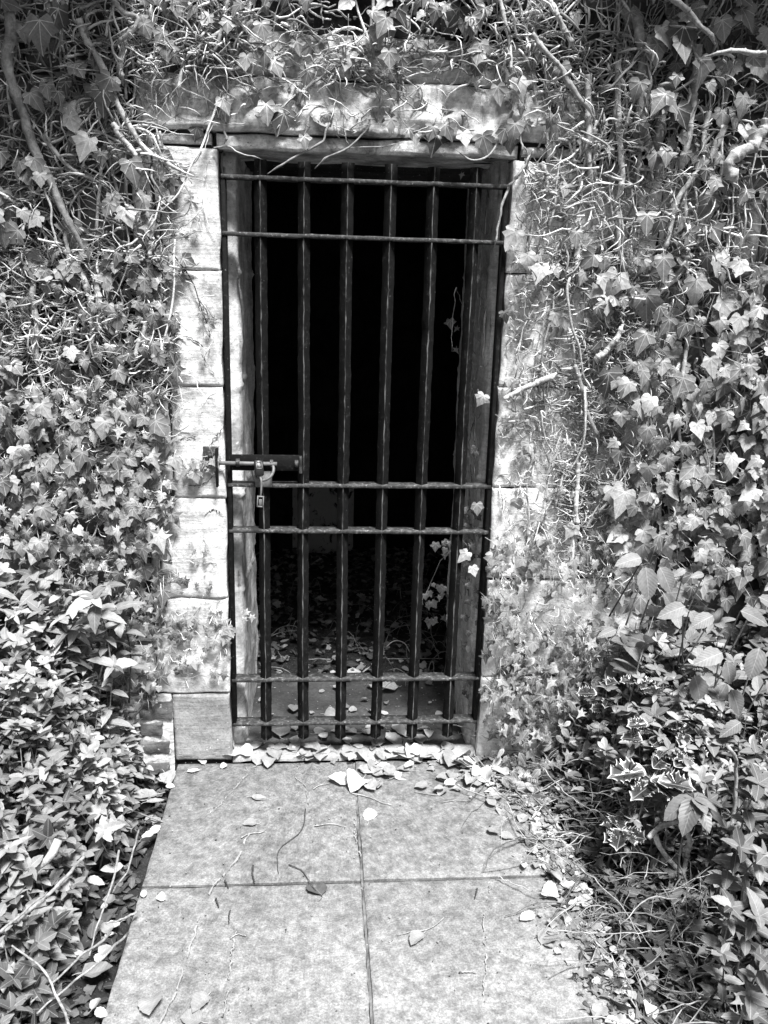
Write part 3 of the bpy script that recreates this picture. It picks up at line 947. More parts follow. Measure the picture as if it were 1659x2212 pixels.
# lock plate bolted on the front, with its slide bolt
mb = MB(); box(mb, -0.2605, -0.041, -0.0085, -0.0025, 1.019, 1.069, 0.0015)
lp = mb.build('lock_plate', M_IRON, gate, smooth=False)
def child(mb, name, mat, par):
    o = mb.build(name, mat, None, smooth=False)
    o.parent = par
    # undo the accumulated offset of its ancestors
    off = Vector((0, 0, 0)); p = par
    while p is not None: off += p.location; p = p.parent
    o.location = -off
    return o
mb = MB(); box(mb, -0.0505, -0.0405, -0.0125, -0.0088, 1.012, 1.066, 0.001); child(mb, 'end_strap', M_WEAR_GLINT, lp)
mb = MB(); tubes(mb, np.array([[-0.335, -0.0185, 1.0445], [-0.2, -0.0185, 1.0435], [-0.118, -0.0185, 1.043]]), 0.0062, 12); o = mb.build('slide_bolt', M_STEEL, gate)
def staple(xc, zc, r, w, mat, name):
    mb = MB(); a = np.linspace(0, math.pi, 9)
    for rr, fl in ((r, 0), (r - 0.003, 1)):
        pass
    P = []
    for q in a:
        for (rr, xo) in ((r, -w / 2), (r, w / 2), (r - 0.003, w / 2), (r - 0.003, -w / 2)):
            P.append((xc + xo, -0.0088 - rr * math.sin(q) * 1.35, zc + rr * math.cos(q)))
    i = np.arange(8)[:, None] * 4; j = np.arange(4)[None]; j2 = (j + 1) % 4
    mb.add(np.array(P), [np.stack([i + j, i + j2, i + 4 + j2, i + 4 + j], -1).reshape(-1, 4)])
    return mb.build(name, mat, gate)
staple(-0.238, 1.0445, 0.0125, 0.012, M_RAIL, 'bolt_staple')
staple(-0.135, 1.043, 0.0115, 0.010, M_RAIL, 'bolt_staple')
staple(-0.058, 1.043, 0.0115, 0.011, M_RAIL, 'bolt_staple')
mb = MB(); box(mb, -0.186, -0.134, -0.011, -0.0065, 0.968, 1.0185, 0.0015); mb.build('hasp', M_BRASS, gate, smooth=False)
# keeper on the jamb
keep = tag(empty('bolt_keeper', (-0.32, -0.008, 1.05)), 'small square iron plate bolted to the pale left jamb beside the lock', 'bolt keeper')
mb = MB(); box(mb, -0.343, -0.296, -0.016, -0.009, 1.036, 1.094, 0.0015); mb.build('plate', M_RAIL, keep, smooth=False)
mb = MB(); box(mb, -0.3035, -0.2965, -0.040, -0.0165, 0.972, 1.092, 0.0015); mb.build('flange', M_IRON, keep, smooth=False)
mb = MB(); tubes(mb, np.array([[-0.32, -0.0135, 1.067], [-0.32, -0.019, 1.067], [-0.32, -0.0225, 1.067]]), [[0.007, 0.0068, 0.005]], 6); mb.build('bolt_head', M_RAIL, keep, smooth=False)

# padlock, hung through the bolt and hasp
pad = tag(empty('padlock', (-0.172, -0.035, 1.03)), 'small black padlock hanging from the slide bolt of the gate', 'padlock')
rot = lambda ax, an: np.array(Matrix.Rotation(an, 3, ax))
Mx = rot('Y', R(-5)) @ rot('X', R(-24)) @ rot('Z', R(14))
mb = MB(); box(mb, -0.0135, 0.0135, -0.0095, 0.0095, -0.024, 0.024, 0.0025, (Mx, np.array([-0.172, -0.0405, 1.034]))); mb.build('body', M_LOCK, pad, smooth=False)
mb = MB()
for (a, b2, c, d2) in [(-0.0095, -0.0075, -0.004, 0.017), (0.0075, 0.0095, -0.004, 0.017), (-0.0075, 0.0075, 0.015, 0.017), (-0.0075, 0.0075, -0.004, -0.002)]:
    box(mb, a, b2, -0.0112, -0.0097, c, d2, 0.0, (Mx, np.array([-0.172, -0.0405, 1.034])))
mb.build('face_frame', M_BRASS, pad, smooth=False)
mb = MB(); a = np.linspace(0, 2 * math.pi, 13)[:-1]
ring = np.array([[0.0045 * math.cos(q), -0.0118, 0.006 + 0.0045 * math.sin(q)] for q in a]); ring2 = ring * [0.55, 1, 1] ; 
mb.add(np.vstack([ring, [[0, -0.0135, 0.006]]]) @ Mx.T + np.array([-0.172, -0.0405, 1.034]), [np.array([[i, (i + 1) % 12, 12] for i in range(12)])]); mb.build('key_cylinder', M_STEEL, pad, smooth=False)
q = np.linspace(-0.15, math.pi + 0.4, 20)
sh = np.stack([-0.158 - 0.03 * np.cos(q), -0.0275 - 0.016 * np.sin(q), 1.018 - 0.026 * np.sin(q) + 0.010 * (1 - np.cos(q)) * 0.5], -1)
mb = MB(); tubes(mb, sh, 0.0047, 10); mb.build('shackle', M_STEEL, pad)
keytag = tag(empty('key_tag', (-0.17, -0.045, 0.95)), 'grey plastic loop tag dangling on a strap below the padlock', 'key tag')
mb = MB(); 
st = smooth_path([(-0.168, -0.052, 1.012), (-0.164, -0.056, 0.995), (-0.165, -0.054, 0.965), (-0.167, -0.05, 0.948)], 12)
for i in range(11):
    w = 0.0028
    q4 = [st[i] + [-w, 0, 0], st[i] + [w, 0, 0], st[i + 1] + [w, 0, 0], st[i + 1] + [-w, 0, 0]]
    mb.add(np.vstack([q4, np.array(q4) + [0, 0.0016, 0]]), [np.array([[3, 2, 1, 0], [4, 5, 6, 7], [0, 4, 7, 3], [1, 2, 6, 5]])])
mb.build('strap', M_TAG, keytag, smooth=False)
mb = MB(); T = (rot('Y', R(4)), np.array([-0.168, -0.05, 0.931]))
box(mb, -0.0105, -0.0068, -0.003, 0.003, -0.0178, 0.0178, 0.0008, T); box(mb, 0.0068, 0.0105, -0.003, 0.003, -0.0178, 0.0178, 0.0008, T)
box(mb, -0.0066, 0.0066, -0.003, 0.003, 0.0138, 0.0178, 0.0008, T); box(mb, -0.0066, 0.0066, -0.003, 0.003, -0.0178, -0.0138, 0.0008, T)
box(mb, -0.0045, 0.0045, -0.0015, 0.0015, -0.0136, 0.0075, 0.0005, T)
mb.build('loop', M_TAG, keytag, smooth=False)

# ================================================================== IVY
def in_door(P, m=0.0):
    return (P[..., 0] > GX0 + m) & (P[..., 0] < GX1 - m) & (P[..., 2] < LZ + 0.035)

IVY_LABEL = {
    'left': 'ivy with pale tangled twigs covering the wall left of the gate',
    'top': 'sparse ivy with bare crossing runners on the stone above the lintel',
    'right': 'ivy with many upright stems covering the wall right of the gate'}
ivy = {k: tag(empty('ivy', l), IVY_LABEL[k], 'ivy') for k, l in (('left', (-0.7, -0.02, 0)), ('top', (0.1, -0.03, 2.1)), ('right', (0.95, -0.02, 0)))}

for pts in ([(850, 478), (930, 490), (1010, 530), (1030, 600), (1085, 700)], [(1000, 390), (1060, 405), (1125, 400)], [(1140, 930), (1080, 1000), (1040, 1060)], [(880, 1010), (950, 1000), (1000, 990)], [(900, 1240), (1010, 1235), (1080, 1190), (1140, 1150)], [(860, 160), (930, 200), (1000, 190)], [(1020, 1390), (1080, 1360), (1135, 1400)]):
    Q = smooth_path([at_y(x * .4298, 516 + y * .4298, -.0055) for x, y in pts], 30); Q[:, 0] += .002 * rng.normal(0, 1, 30); Q[:, 2] += .002 * rng.normal(0, 1, 30)
    mb = MB(); tubes(mb, Q, .0011 * np.abs(rng.normal(1, .5, 30)) * np.sin(np.linspace(.2, 2.9, 30)), 4, 0.0); mb.build('crack', M_DARKTWIG, wall)
# --- traced thick stems: photo points, radius start/end (m), distance in front of the wall
def R1(p): return [(x * 0.4298, y * 0.4298) for x, y in p]
def R3(p): return [(987.5 + x * 0.4048, y * 0.4048) for x, y in p]
def R2(p): return [(438.9 + x * .2315, 263.3 + y * .2315) for x, y in p]
STEMS = [
 ('left', R1([(20, -60), (60, 150), (40, 300), (70, 440), (120, 560), (150, 680), (200, 810), (250, 900), (310, 1040), (380, 1190), (440, 1300)]), .013, .008, .03),
 ('left', R1([(400, 100), (430, 185), (480, 270), (540, 390), (610, 560), (680, 680), (750, 760), (870, 840), (970, 880)]), .0085, .004, .03),
 ('left', R1([(570, 620), (610, 690), (670, 760), (685, 810)]), .007, .005, .035),
 ('left', R1([(690, 310), (800, 390), (900, 440), (990, 480), (1080, 520)]), .004, .0025, .035),
 ('left', R1([(640, 150), (610, 300), (610, 420)]), .008, .006, .02),
 ('left', R1([(560, -20), (620, 60), (690, 90), (660, 160), (560, 230)]), .006, .004, .04),
 ('top', R1([(1150, -40), (1110, 180), (1070, 260), (960, 320)]), .005, .004, .02),
 ('top', R1([(1180, 110), (1010, 230), (930, 300), (905, 420), (900, 520)]), .005, .004, .02),
 ('left', R1([(205, 680), (280, 770), (350, 840), (420, 880), (530, 930)]), .006, .0035, .03),
 ('left', R1([(150, 1330), (170, 1400), (160, 1520), (190, 1640), (180, 1760), (210, 1880)]), .008, .008, .012),
 ('left', R1([(480, 1380), (485, 1450), (500, 1560), (490, 1700)]), .008, .007, .012),
 ('left', R1([(730, 980), (740, 1080), (760, 1200), (745, 1330)]), .006, .005, .012),
 ('left', R1([(330, 1160), (340, 1300), (310, 1460)]), .005, .004, .015),
 ('left', [(140, 540), (180, 600), (200, 700), (190, 780)], .007, .006, .012),
 ('left', [(300, 640), (315, 690), (300, 740), (280, 800)], .006, .006, .012),
 ('right', R3([(480, -20), (540, 90), (590, 190), (640, 260)]), .007, .006, .03),
 ('right', R3([(400, 180), (470, 280), (550, 360), (590, 430), (650, 520), (740, 620)]), .0065, .006, .04),
 ('right', R3([(960, 90), (990, 300), (985, 450), (980, 600), (1010, 720), (1040, 850), (1095, 945)]), .0115, .010, .02),
 ('right', R3([(1150, 400), (1130, 440), (1090, 620), (1075, 750), (1080, 900), (1060, 960)]), .0115, .010, .022),
 ('right', R3([(1290, 240), (1275, 420), (1260, 560), (1240, 700), (1210, 860), (1200, 960)]), .010, .007, .03),
 ('right', R3([(850, 330), (860, 400), (855, 600), (870, 800), (880, 950), (850, 1100)]), .0085, .007, .016),
 ('right', R3([(700, 400), (700, 560), (700, 760), (705, 900), (730, 1000)]), .008, .006, .016),
 ('right', R3([(735, 690), (740, 800), (725, 900)]), .006, .005, .016),
 ('right', R3([(1660, 640), (1640, 680), (1590, 770), (1500, 820), (1450, 880), (1465, 930), (1500, 985)]), .012, .013, .07),
 ('right', R3([(1430, 670), (1350, 840), (1260, 950), (1170, 1080), (1130, 1250), (1080, 1430)]), .008, .006, .025),
 ('right', R3([(860, 1130), (860, 1230), (880, 1400), (920, 1560), (940, 1700)]), .007, .006, .016),
 ('right', R3([(1215, 1000), (1225, 1200), (1230, 1400), (1220, 1550)]), .006, .005, .02),
 ('right', R3([(1230, 1400), (1100, 1540), (1010, 1600)]), .008, .010, .035),
 ('right', R3([(640, 1180), (650, 1260), (640, 1400), (650, 1500)]), .007, .006, .014),
 ('right', R3([(960, 600), (985, 680), (960, 1050)]), .0055, .004, .018),
 ('right', R3([(320, -30), (350, 100), (390, 300)]), .004, .003, .03),
 ('right', R3([(230, 0), (280, 250), (290, 420)]), .005, .004, .02),
 ('right', R3([(450, 870), (480, 960), (470, 1050)]), .006, .005, .014),
 ('right', R3([(1130, -30), (1240, 70), (1330, 170), (1390, 225)]), .007, .005, .10),
 ('right', R3([(1640, 285), (1560, 280), (1480, 270), (1340, 292)]), .006, .004, .12),
 ('right', R3([(1230, 0), (1225, 120), (1260, 250), (1300, 330)]), .004, .003, .09),
 ('right', R3([(1350, 1100), (1300, 1200), (1290, 1330)]), .006, .005, .02),
 ('right', [(1240, 1380 * .5 + 100), (1260, 850), (1270, 900), (1300, 960)], .007, .006, .02),
 ('right', [(1090, 862), (1130, 840), (1175, 820), (1205, 808)], .006, .008, .03),
 ('right', [(1285, 780), (1320, 745), (1350, 700)], .008, .007, .035),
 ('right', [(1500, 640), (1480, 760), (1465, 900), (1480, 1040)], .005, .004, .02),
 ('right', [(1250, 1000), (1245, 1080), (1250, 1150)], .006, .005, .014),
 ('right', [(1385, 100), (1400, 200), (1385, 330)], .006, .006, .02),
 ('right', [(1530, 240), (1520, 330), (1540, 430), (1500, 520)], .006, .005, .02),
 ('top', R2([(1175, 10), (1150, 90), (1130, 170), (1060, 220), (900, 300), (780, 370), (650, 450), (590, 480)]), .0032, .0026, .03),
 ('top', R2([(1555, -60), (1545, 50), (1470, 130), (1370, 230), (1270, 290), (1140, 340), (1045, 425)]), .0026, .003, .03),
 ('top', R2([(1310, -60), (1310, 20), (1325, 130), (1370, 245)]), .0018, .0016, .035),
 ('top', R2([(100, 240), (230, 225), (320, 280), (400, 310), (460, 320), (560, 345)]), .0022, .0015, .02),
 ('top', R2([(180, -50), (200, 90), (215, 150), (190, 190)]), .004, .003, .03),
 ('top', R2([(1370, 240), (1500, 235), (1700, 225), (1850, 190)]), .0016, .0014, .02),
 ('top', [(700, 120), (780, 155), (860, 170), (930, 160)], .004, .003, .02),
 ('top', [(590, 250), (640, 205), (700, 160), (720, 100)], .004, .003, .025),
 ('right', [(1110, 240), (1060, 330), (1020, 345), (985, 320)], .0035, .002, .03),
 ('right', [(1100, 405), (1085, 440), (1075, 490), (1070, 540)], .004, .003, .02),
 ('right', [(1100, 400), (1125, 372), (1150, 330)], .004, .004, .03),
]
KEYS = {'left': [], 'top': [], 'right': []}
def traced(who, pts, r0, r1, off, mat=None, name='stem'):
    P = np.array([at_y(x, y, -off) for x, y in pts]); n = 26
    if mat is None and r0 > .0045:
        P = np.array([at_y(x, y, -off * 1.3 - .03) for x, y in pts]); r0 *= 1.15; r1 *= 1.15
    n = 60 if r0 > .004 else 26
    P = smooth_path(P, n)
    q = np.linspace(0, 1, n)
    ph = rng.uniform(0, 50)
    P[:, 0] += 0.003 * vnoise(q * 9, 0 * q + ph); P[:, 1] += 0.004 * vnoise(q * 5, 0 * q + ph + 9)
    rad = (r0 + (r1 - r0) * q) * (1 + 0.14 * fbm(q * 12, 0 * q + ph, 0, 2))
    rad = rad * np.clip((1.0 - q) / .16, .25, 1) ** .6 * (1 + .35 * np.exp(-((q * n / 60 * 7) % 1.7 - .8) ** 2 / .004))
    P[:, 1] += .02 * np.clip((q - .85) / .15, 0, 1)
    mb = MB(); tubes(mb, P, rad, 11 if r0 > .004 else 6, rnd=rng.uniform(0.45, 1.0), rough=.16)
    mb.build(name, mat or M_STEM, ivy[who])
    KEYS[who].append(P)
for a in STEMS: traced(*a)
traced('left', R1([(630, 1220), (700, 1320), (750, 1380)]), .0018, .0015, .03, M_DARKTWIG)
traced('left', R1([(720, 960), (800, 1040), (810, 1150), (820, 1220), (900, 1320), (960, 1400), (1000, 1520), (1045, 1640), (1060, 1750)]), .0024, .0014, .015, M_DARKTWIG)

# --- fine runners and rootlets clinging to the wall: (x0,x1,y0,y1,count,length,upright share,near,far,radius)
def walks(n, start, ang, length, wander, npt=9, y0=0.008, y1=0.03):
    """n wandering polylines hugging the wall"""
    st = length / (npt - 1)
    a = ang[:, None] + np.cumsum(rng.normal(0, wander, (n, npt)), 1)
    dx = np.cos(a) * st[:, None]; dz = np.sin(a) * st[:, None]
    X = start[:, 0][:, None] + np.cumsum(dx, 1); Z = start[:, 1][:, None] + np.cumsum(dz, 1)
    b = rng.uniform(y0, y1, n)[:, None]
    q = np.linspace(0, 1, npt)[None]
    Y = -(b + 0.012 * np.sin(q * rng.uniform(2, 7, (n, 1)) + rng.uniform(0, 6, (n, 1))) * b / 0.02)
    return np.stack([X, Y, Z], -1)
TW = [  # zone in photo coordinates
 ('left', -80, 360, -60, 560, 1300, .05, .20, .35, .0012, .0030, .05),
 ('left', -80, 370, 540, 860, 1300, .05, .16, .2, .0011, .0024, .04),
 ('left', -80, 380, 840, 1230, 800, .04, .13, .25, .0010, .0022, .04),
 ('left', -80, 520, 1150, 1480, 240, .03, .10, .3, .0008, .0018, .03),
 ('left', 330, 475, 300, 700, 50, .05, .14, .4, .0009, .0020, .02),
 ('left', 340, 480, 700, 1300, 34, .03, .10, .4, .0007, .0014, .015),
 ('top', 340, 1100, -60, 160, 700, .05, .18, .3, .0012, .0030, .05),
 ('top', 380, 1080, 150, 300, 250, .05, .16, .2, .0010, .0024, .035),
 ('right', 1080, 1400, -60, 560, 1150, .05, .18, .35, .0011, .0030, .05),
 ('right', 1380, 1760, -60, 560, 1000, .05, .20, .45, .0012, .0034, .07),
 ('right', 1085, 1400, 540, 900, 1350, .03, .12, .3, .0009, .0024, .04),
 ('right', 1070, 1330, 880, 1240, 1150, .03, .10, .3, .0008, .0020, .03),
 ('right', 1330, 1760, 540, 1250, 800, .05, .14, .45, .0010, .0024, .06),
 ('right', 1040, 1330, 1200, 1560, 520, .025, .09, .35, .0008, .0018, .05),
]
acc = {k: MB() for k in ivy}
for (who, x0, x1, y0, y1, n) in [('left', -60, 330, -80, 700, 16), ('top', 380, 1060, -80, 120, 7), ('right', 1120, 1700, -80, 900, 26)]:
    for _ in range(n):
        S = at_y(rng.uniform(x0, x1), rng.uniform(y0, y1))[[0, 2]][None]
        P = walks(1, S, np.array([rng.normal(-math.pi / 2, .5)]), np.array([rng.uniform(.35, .8)]), .13, 24, .01, .05)[0]
        if in_door(P, -.02).any(): continue
        KEYS[who].append(P)
        tubes(acc[who], smooth_path(P, 50), rng.uniform(.0022, .0045) * np.linspace(1, .4, 50), 7, rng.uniform(.4, 1), rough=.15)
for (who, x0, x1, y0, y1, n, l0, l1, up, r0, r1, dep) in TW:
    S = np.array([at_y(rng.uniform(x0, x1), rng.uniform(y0, y1))[[0, 2]] for _ in range(n)])
    kp = np.concatenate(KEYS[who]); kq = pix(kp); kp = kp[(kq[:, 0] > x0) & (kq[:, 0] < x1) & (kq[:, 1] > y0) & (kq[:, 1] < y1)]
    if len(kp):
        pick = rng.random(n) < .4; S[pick] = kp[rng.integers(len(kp), size=pick.sum())][:, [0, 2]]
    upr = rng.random(n) < up
    ang = np.where(upr, rng.normal(math.pi / 2, 0.35, n), rng.normal(0, 0.35, n)) + math.pi * (rng.random(n) < 0.5)
    P = walks(n, S, ang, rng.uniform(l0, l1, n) * rng.uniform(0.5, 1, n), 0.24, 9, 0.008, dep * 1.2)
    ok = ~in_door(P, 0.0).any(1)
    dens = vnoise(S[:, 0] * 6, S[:, 1] * 6, 0, 88)
    ok &= dens > rng.uniform(-1.3, 0.3, n)
    P = P[ok]; k = len(P)
    rad = 1.3 * r0 + (r1 * 1.5 - r0 * 1.3) * rng.random((k, 1)) ** 2.2; rad = rad * np.linspace(1, 0.45, 9)[None]
    tubes(acc[who], P, rad, 4, rng.uniform(0.25, 1.0, k) ** 1.2)
# upright runners of middling thickness on the right, some on the left
for (who, x0, x1, y0, y1, n) in [('right', 1110, 1700, -60, 1250, 150), ('left', -60, 330, -60, 1200, 46), ('top', 380, 1090, -60, 160, 22)]:
    S = np.array([at_y(rng.uniform(x0, x1), rng.uniform(y0, y1))[[0, 2]] for _ in range(n)])
    P = walks(n, S, rng.normal(math.pi / 2, 0.16, n), rng.uniform(.15, .5, n), 0.1, 12, 0.008, 0.03)
    P = P[~in_door(P, -0.03).any(1)]
    tubes(acc[who], P, rng.uniform(.002, .0055, (len(P), 1)) * np.linspace(1, .6, 12)[None], 6, rng.uniform(.3, 1, len(P)))

# --- leaves on the wall
LV = {k: Leaves() for k in ivy}
PET = {k: [] for k in ivy}
def wall_leaf(who, px, py, size, off, T=None, rnd=None, droop=None, tilt=None):
    p = at_y(px, py, -off)
    a = rng.normal(0, 0.5) if droop is None else droop
    out = rng.uniform(0.0, 0.45)
    tip = np.array([math.sin(a), -out * 0.8, -math.cos(a)])
    n = np.array([rng.normal(0, 0.38), -1.0, rng.uniform(0.0, 0.9)]) if tilt is None else np.array(tilt, float)
    T = T or IVY[rng.integers(18)]; size = size * math.exp(rng.normal(0, .2)) if tilt is None else size
    if rnd is None: rnd = float(np.clip(rng.beta(2.2, 1.3) if (px < 400 and 840 < py < 1200) or px > 1330 and 700 < py < 1250 else rng.beta(1.5, 1.8), 0, 1))  # leaf tone raised in these zones to imitate brighter light
    LV[who].add(T, p, tip, n, size, rnd, rng.uniform(-0.05, 0.32), rng.uniform(0.0, 0.5), rng.normal(0, 0.35))
    if rng.random() < 0.6:
        e = p - tip * size * 0.02
        s = p + np.array([rng.normal(0, 0.012), off * 0.75, size * rng.uniform(0.3, 0.9)])
        PET[who].append(smooth_path([s, (s + e) / 2 + [rng.normal(0, .004), -0.006, .004], e], 5))
ZL = [
 ('left', -80, 360, -60, 560, 105, .034, .066, .10, 'i'),
 ('left', -80, 350, 540, 860, 190, .026, .050, .07, 'i'),
 ('left', -80, 350, 840, 1190, 700, .024, .048, .09, 'm'),
 ('left', 330, 385, 930, 1120, 45, .026, .044, .06, 'm'),
 ('left', -80, 360, 1150, 1340, 150, .02, .04, .07, 'm'),
 ('left', 150, 350, 1180, 1480, 180, .016, .036, .07, 'm'),
 ('left', 225, 350, 1290, 1520, 130, .018, .036, .07, 'm'),
 ('left', 330, 500, 1320, 1460, 100, .020, .036, .04, 'm'),
 ('left', 345, 480, 1190, 1290, 8, .014, .026, .02, 's'),
 ('left', 318, 385, 320, 1300, 90, .018, .042, .05, 'm'),
 ('left', 150, 345, 540, 1250, 150, .022, .045, .08, 'm'),
 ('left', 330, 480, 330, 900, 7, .02, .04, .03, 'i'),
 ('left', 400, 470, 980, 1030, 12, .02, .032, .035, 'm'),
 ('top', 380, 1080, -70, 60, 60, .03, .05, .10, 'i'),
 ('top', 340, 1110, -60, 130, 44, .034, .056, .09, 'i'),
 ('top', 360, 1110, 120, 300, 46, .03, .056, .05, 'i'),
 ('right', 1090, 1400, -60, 560, 44, .026, .056, .08, 'i'),
 ('right', 1360, 1760, -60, 300, 80, .04, .07, .14, 'i'),
 ('right', 1380, 1760, 300, 600, 60, .036, .065, .12, 'i'),
 ('right', 1260, 1760, 540, 820, 150, .034, .066, .10, 'i'),
 ('right', 1330, 1760, 780, 1300, 720, .03, .06, .13, 'i'),
 ('right', 1085, 1350, 540, 900, 70, .018, .042, .05, 'm'),
 ('right', 1070, 1340, 880, 1230, 150, .016, .036, .05, 'm'),
 ('right', 1040, 1330, 1150, 1600, 480, .016, .040, .12, 's'),
]
for (who, x0, x1, y0, y1, n, s0, s1, dep, kind) in ZL:
    for _ in range(n):
        px, py = rng.uniform(x0, x1), rng.uniform(y0, y1)
        p = at_y(px, py)
        if in_door(p, 0.0): continue
        if n > 40 and vnoise(np.array([p[0] * 7]), np.array([p[2] * 7]), 0, 21)[0] < rng.uniform(-1.2, 0.35): continue
        T = STAR[rng.integers(5)] if (kind == 's' and rng.random() < .7) or (kind == 'm' and rng.random() < 0.3) else None
        wall_leaf(who, px, py, rng.uniform(s0, s1), rng.uniform(0.012, dep), T, rnd=(float(rng.uniform(.45, 1)) if (1080 < px < 1260 and 380 < py < 1300) or (400 < px < 500 and py > 330) else None))
# the leaves that stand out, each where it hangs
BIG = [('left', 85, 65, .085, .12, .35, 0), ('left', 192, 318, .070, .10, .98, -.5), ('left', 150, 265, .055, .09, .95, .3), ('left', 165, 300, .05, .08, .6, .2), ('left', 270, 465, .06, .07, .8, .4),
 ('left', 222, 185, .055, .08, .55, .2), ('left', 100, 195, .05, .08, .6, .1), ('left', 65, 215, .055, .07, .6, .6), ('left', 230, 225, .055, .07, .5, -.2), ('left', 218, 340, .04, .06, .5, .1),
 ('left', 375, 395, .045, .04, .1, .1), ('left', 330, 560, .05, .04, .35, .5), ('left', 395, 570, .045, .03, .15, 1.2), ('left', 360, 610, .03, .02, .6, .2), ('left', 320, 490, .05, .06, .9, .1),
 ('left', 110, 1000, .055, .06, .7, 0), ('left', 170, 970, .06, .06, .1, .8), ('left', 275, 905, .045, .06, .9, .2), ('left', 320, 985, .05, .06, .98, 0), ('left', 255, 1010, .05, .07, .3, .2), ('left', 310, 1030, .048, .06, .95, -.2),
 ('left', 375, 1000, .045, .05, .9, .3), ('left', 420, 1030, .04, .03, .7, .3), ('left', 460, 1000, .035, .03, .75, .5), ('left', 20, 1050, .055, .07, 1., .4), ('left', 150, 1120, .04, .07, 1., .1),
 ('top', 815, 75, .05, .07, .75, .1), ('top', 840, 125, .055, .08, .45, .1), ('top', 1035, 120, .05, .07, .55, -.2), ('top', 900, 95, .04, .06, .6, .9), ('top', 590, 145, .055, .06, .5, .5), ('top', 575, 240, .06, .05, .4, .1), ('top', 480, 225, .05, .05, .5, .4),
 ('top', 845, 268, .042, .04, .75, 0), ('top', 935, 285, .045, .04, .6, -.2), ('top', 1000, 300, .05, .05, .85, .2), ('top', 640, 100, .04, .05, .45, .3),
 ('right', 1120, 185, .058, .07, .75, .3), ('right', 1075, 200, .05, .07, .6, .2), ('right', 1420, 110, .06, .1, .7, .1), ('right', 1560, 60, .065, .12, .6, .4), ('right', 1610, 290, .06, .10, .98, .2), ('right', 1140, 565, .058, .06, .92, .2),
 ('right', 1170, 590, .062, .07, .98, -.3), ('right', 1335, 615, .085, .07, .8, -.4), ('right', 1310, 660, .055, .07, .75, .1), ('right', 1300, 635, .05, .06, .8, -.9), ('right', 1170, 640, .04, .05, .6, .2),
 ('right', 1505, 625, .08, .10, .75, .1), ('right', 1440, 600, .05, .09, .8, .2), ('right', 1545, 570, .05, .10, .95, .3), ('right', 1600, 580, .06, .11, .85, -.3), ('right', 1390, 800, .07, .08, .75, .2), ('right', 1370, 630, .04, .08, .5, .1),
 ('right', 1325, 1075, .085, .08, .8, .35), ('right', 1350, 1085, .085, .09, .85, -.35), ('right', 1440, 1060, .07, .08, .75, .6), ('right', 1385, 1100, .06, .08, .75, 0), ('right', 1330, 1150, .05, .07, .8, .1),
 ('right', 1535, 790, .06, .10, .85, .2), ('right', 1600, 700, .06, .11, .95, -.2), ('right', 1580, 1000, .06, .11, .85, .1), ('right', 1240, 1150, .052, .05, .95, -.5), ('right', 1240, 1245, .04, .05, .8, .1), ('right', 1105, 1375, .04, .05, .9, .3),
 ('right', 1100, 825, .032, .03, 1., 0), ('right', 1045, 865, .042, .04, 1., -.5), ('right', 1200, 585, .04, .04, .9, .3), ('right', 1030, 1100, .045, .0, .5, .1), ('right', 1065, 1210, .05, .02, .95, 0), ('right', 1010, 1205, .045, .0, .95, -.8), ('right', 1020, 1235, .04, .0, .95, .3),
 ('right', 1225, 410, .042, .06, .6, -.3), ('right', 1440, 1000, .06, .09, .6, .3), ('right', 1490, 850, .055, .09, .7, .2), ('right', 1555, 700, .05, .1, .7, 0)]
for who, px, py, s, off, q, a in BIG:
    wall_leaf(who, px, py - s * 260, s, off, IVY[rng.integers(9)], q, a, (rng.normal(0, .15), -1, rng.uniform(.25, .6)))
# sprays that reach into the doorway along the right-hand jamb
mbj = MB()
for (pts, r0) in [([(1085, 380), (1070, 440), (1060, 500), (1040, 530)], .002), ([(1015, 700), (1000, 660), (985, 620)], .001), ([(1035, 840), (1040, 930), (1035, 1000), (1040, 1080)], .002), ([(1020, 1150), (960, 1200), (930, 1260), (905, 1310)], .0016),
                  ([(1010, 1180), (990, 1160), (965, 1150)], .0015), ([(985, 620), (978, 690), (975, 760)], .001), ([(1040, 1200), (1030, 1290), (1020, 1400), (1010, 1500)], .002), ([(1050, 640), (1045, 760), (1052, 860)], .0025), ([(1080, 560), (1055, 600), (1048, 700)], .003)]:
    P = smooth_path([at_y(x, y, 0.12) for x, y in pts], 10); P[:, 0] += rng.normal(0, .002, 10)
    tubes(mbj, P, np.linspace(r0, r0 * .6, 10), 5)
for _ in range(60):
    zz = rng.uniform(0.03, 1.85); P = walks(1, np.array([[0.0, zz]]), rng.normal(1.5, .8, 1), rng.uniform(.04, .14, 1), .3)[0]
    Q = np.stack([RX1 - 0.008 + 0 * P[:, 0] + 0.003 * rng.normal(), 0.1 + np.abs(P[:, 0]) * 1.2 + rng.uniform(0, .15), P[:, 2]], -1)
    tubes(mbj, Q, np.linspace(.0014, .0007, 9), 4)
mbj.build('runners', M_TWIG, ivy['right'])
def jamb_leaf(px, py, y, s, q, tip=None):
    p = at_y(px, py, y)
    LV['right'].add((STAR + IVY)[rng.integers(14)], p, np.array([rng.normal(0, .4), -.2, -1]) if tip is None else tip, np.array([-rng.uniform(0, .8), -1, rng.uniform(0, .7)]), s, q, .1, .2, rng.normal(0, .3))
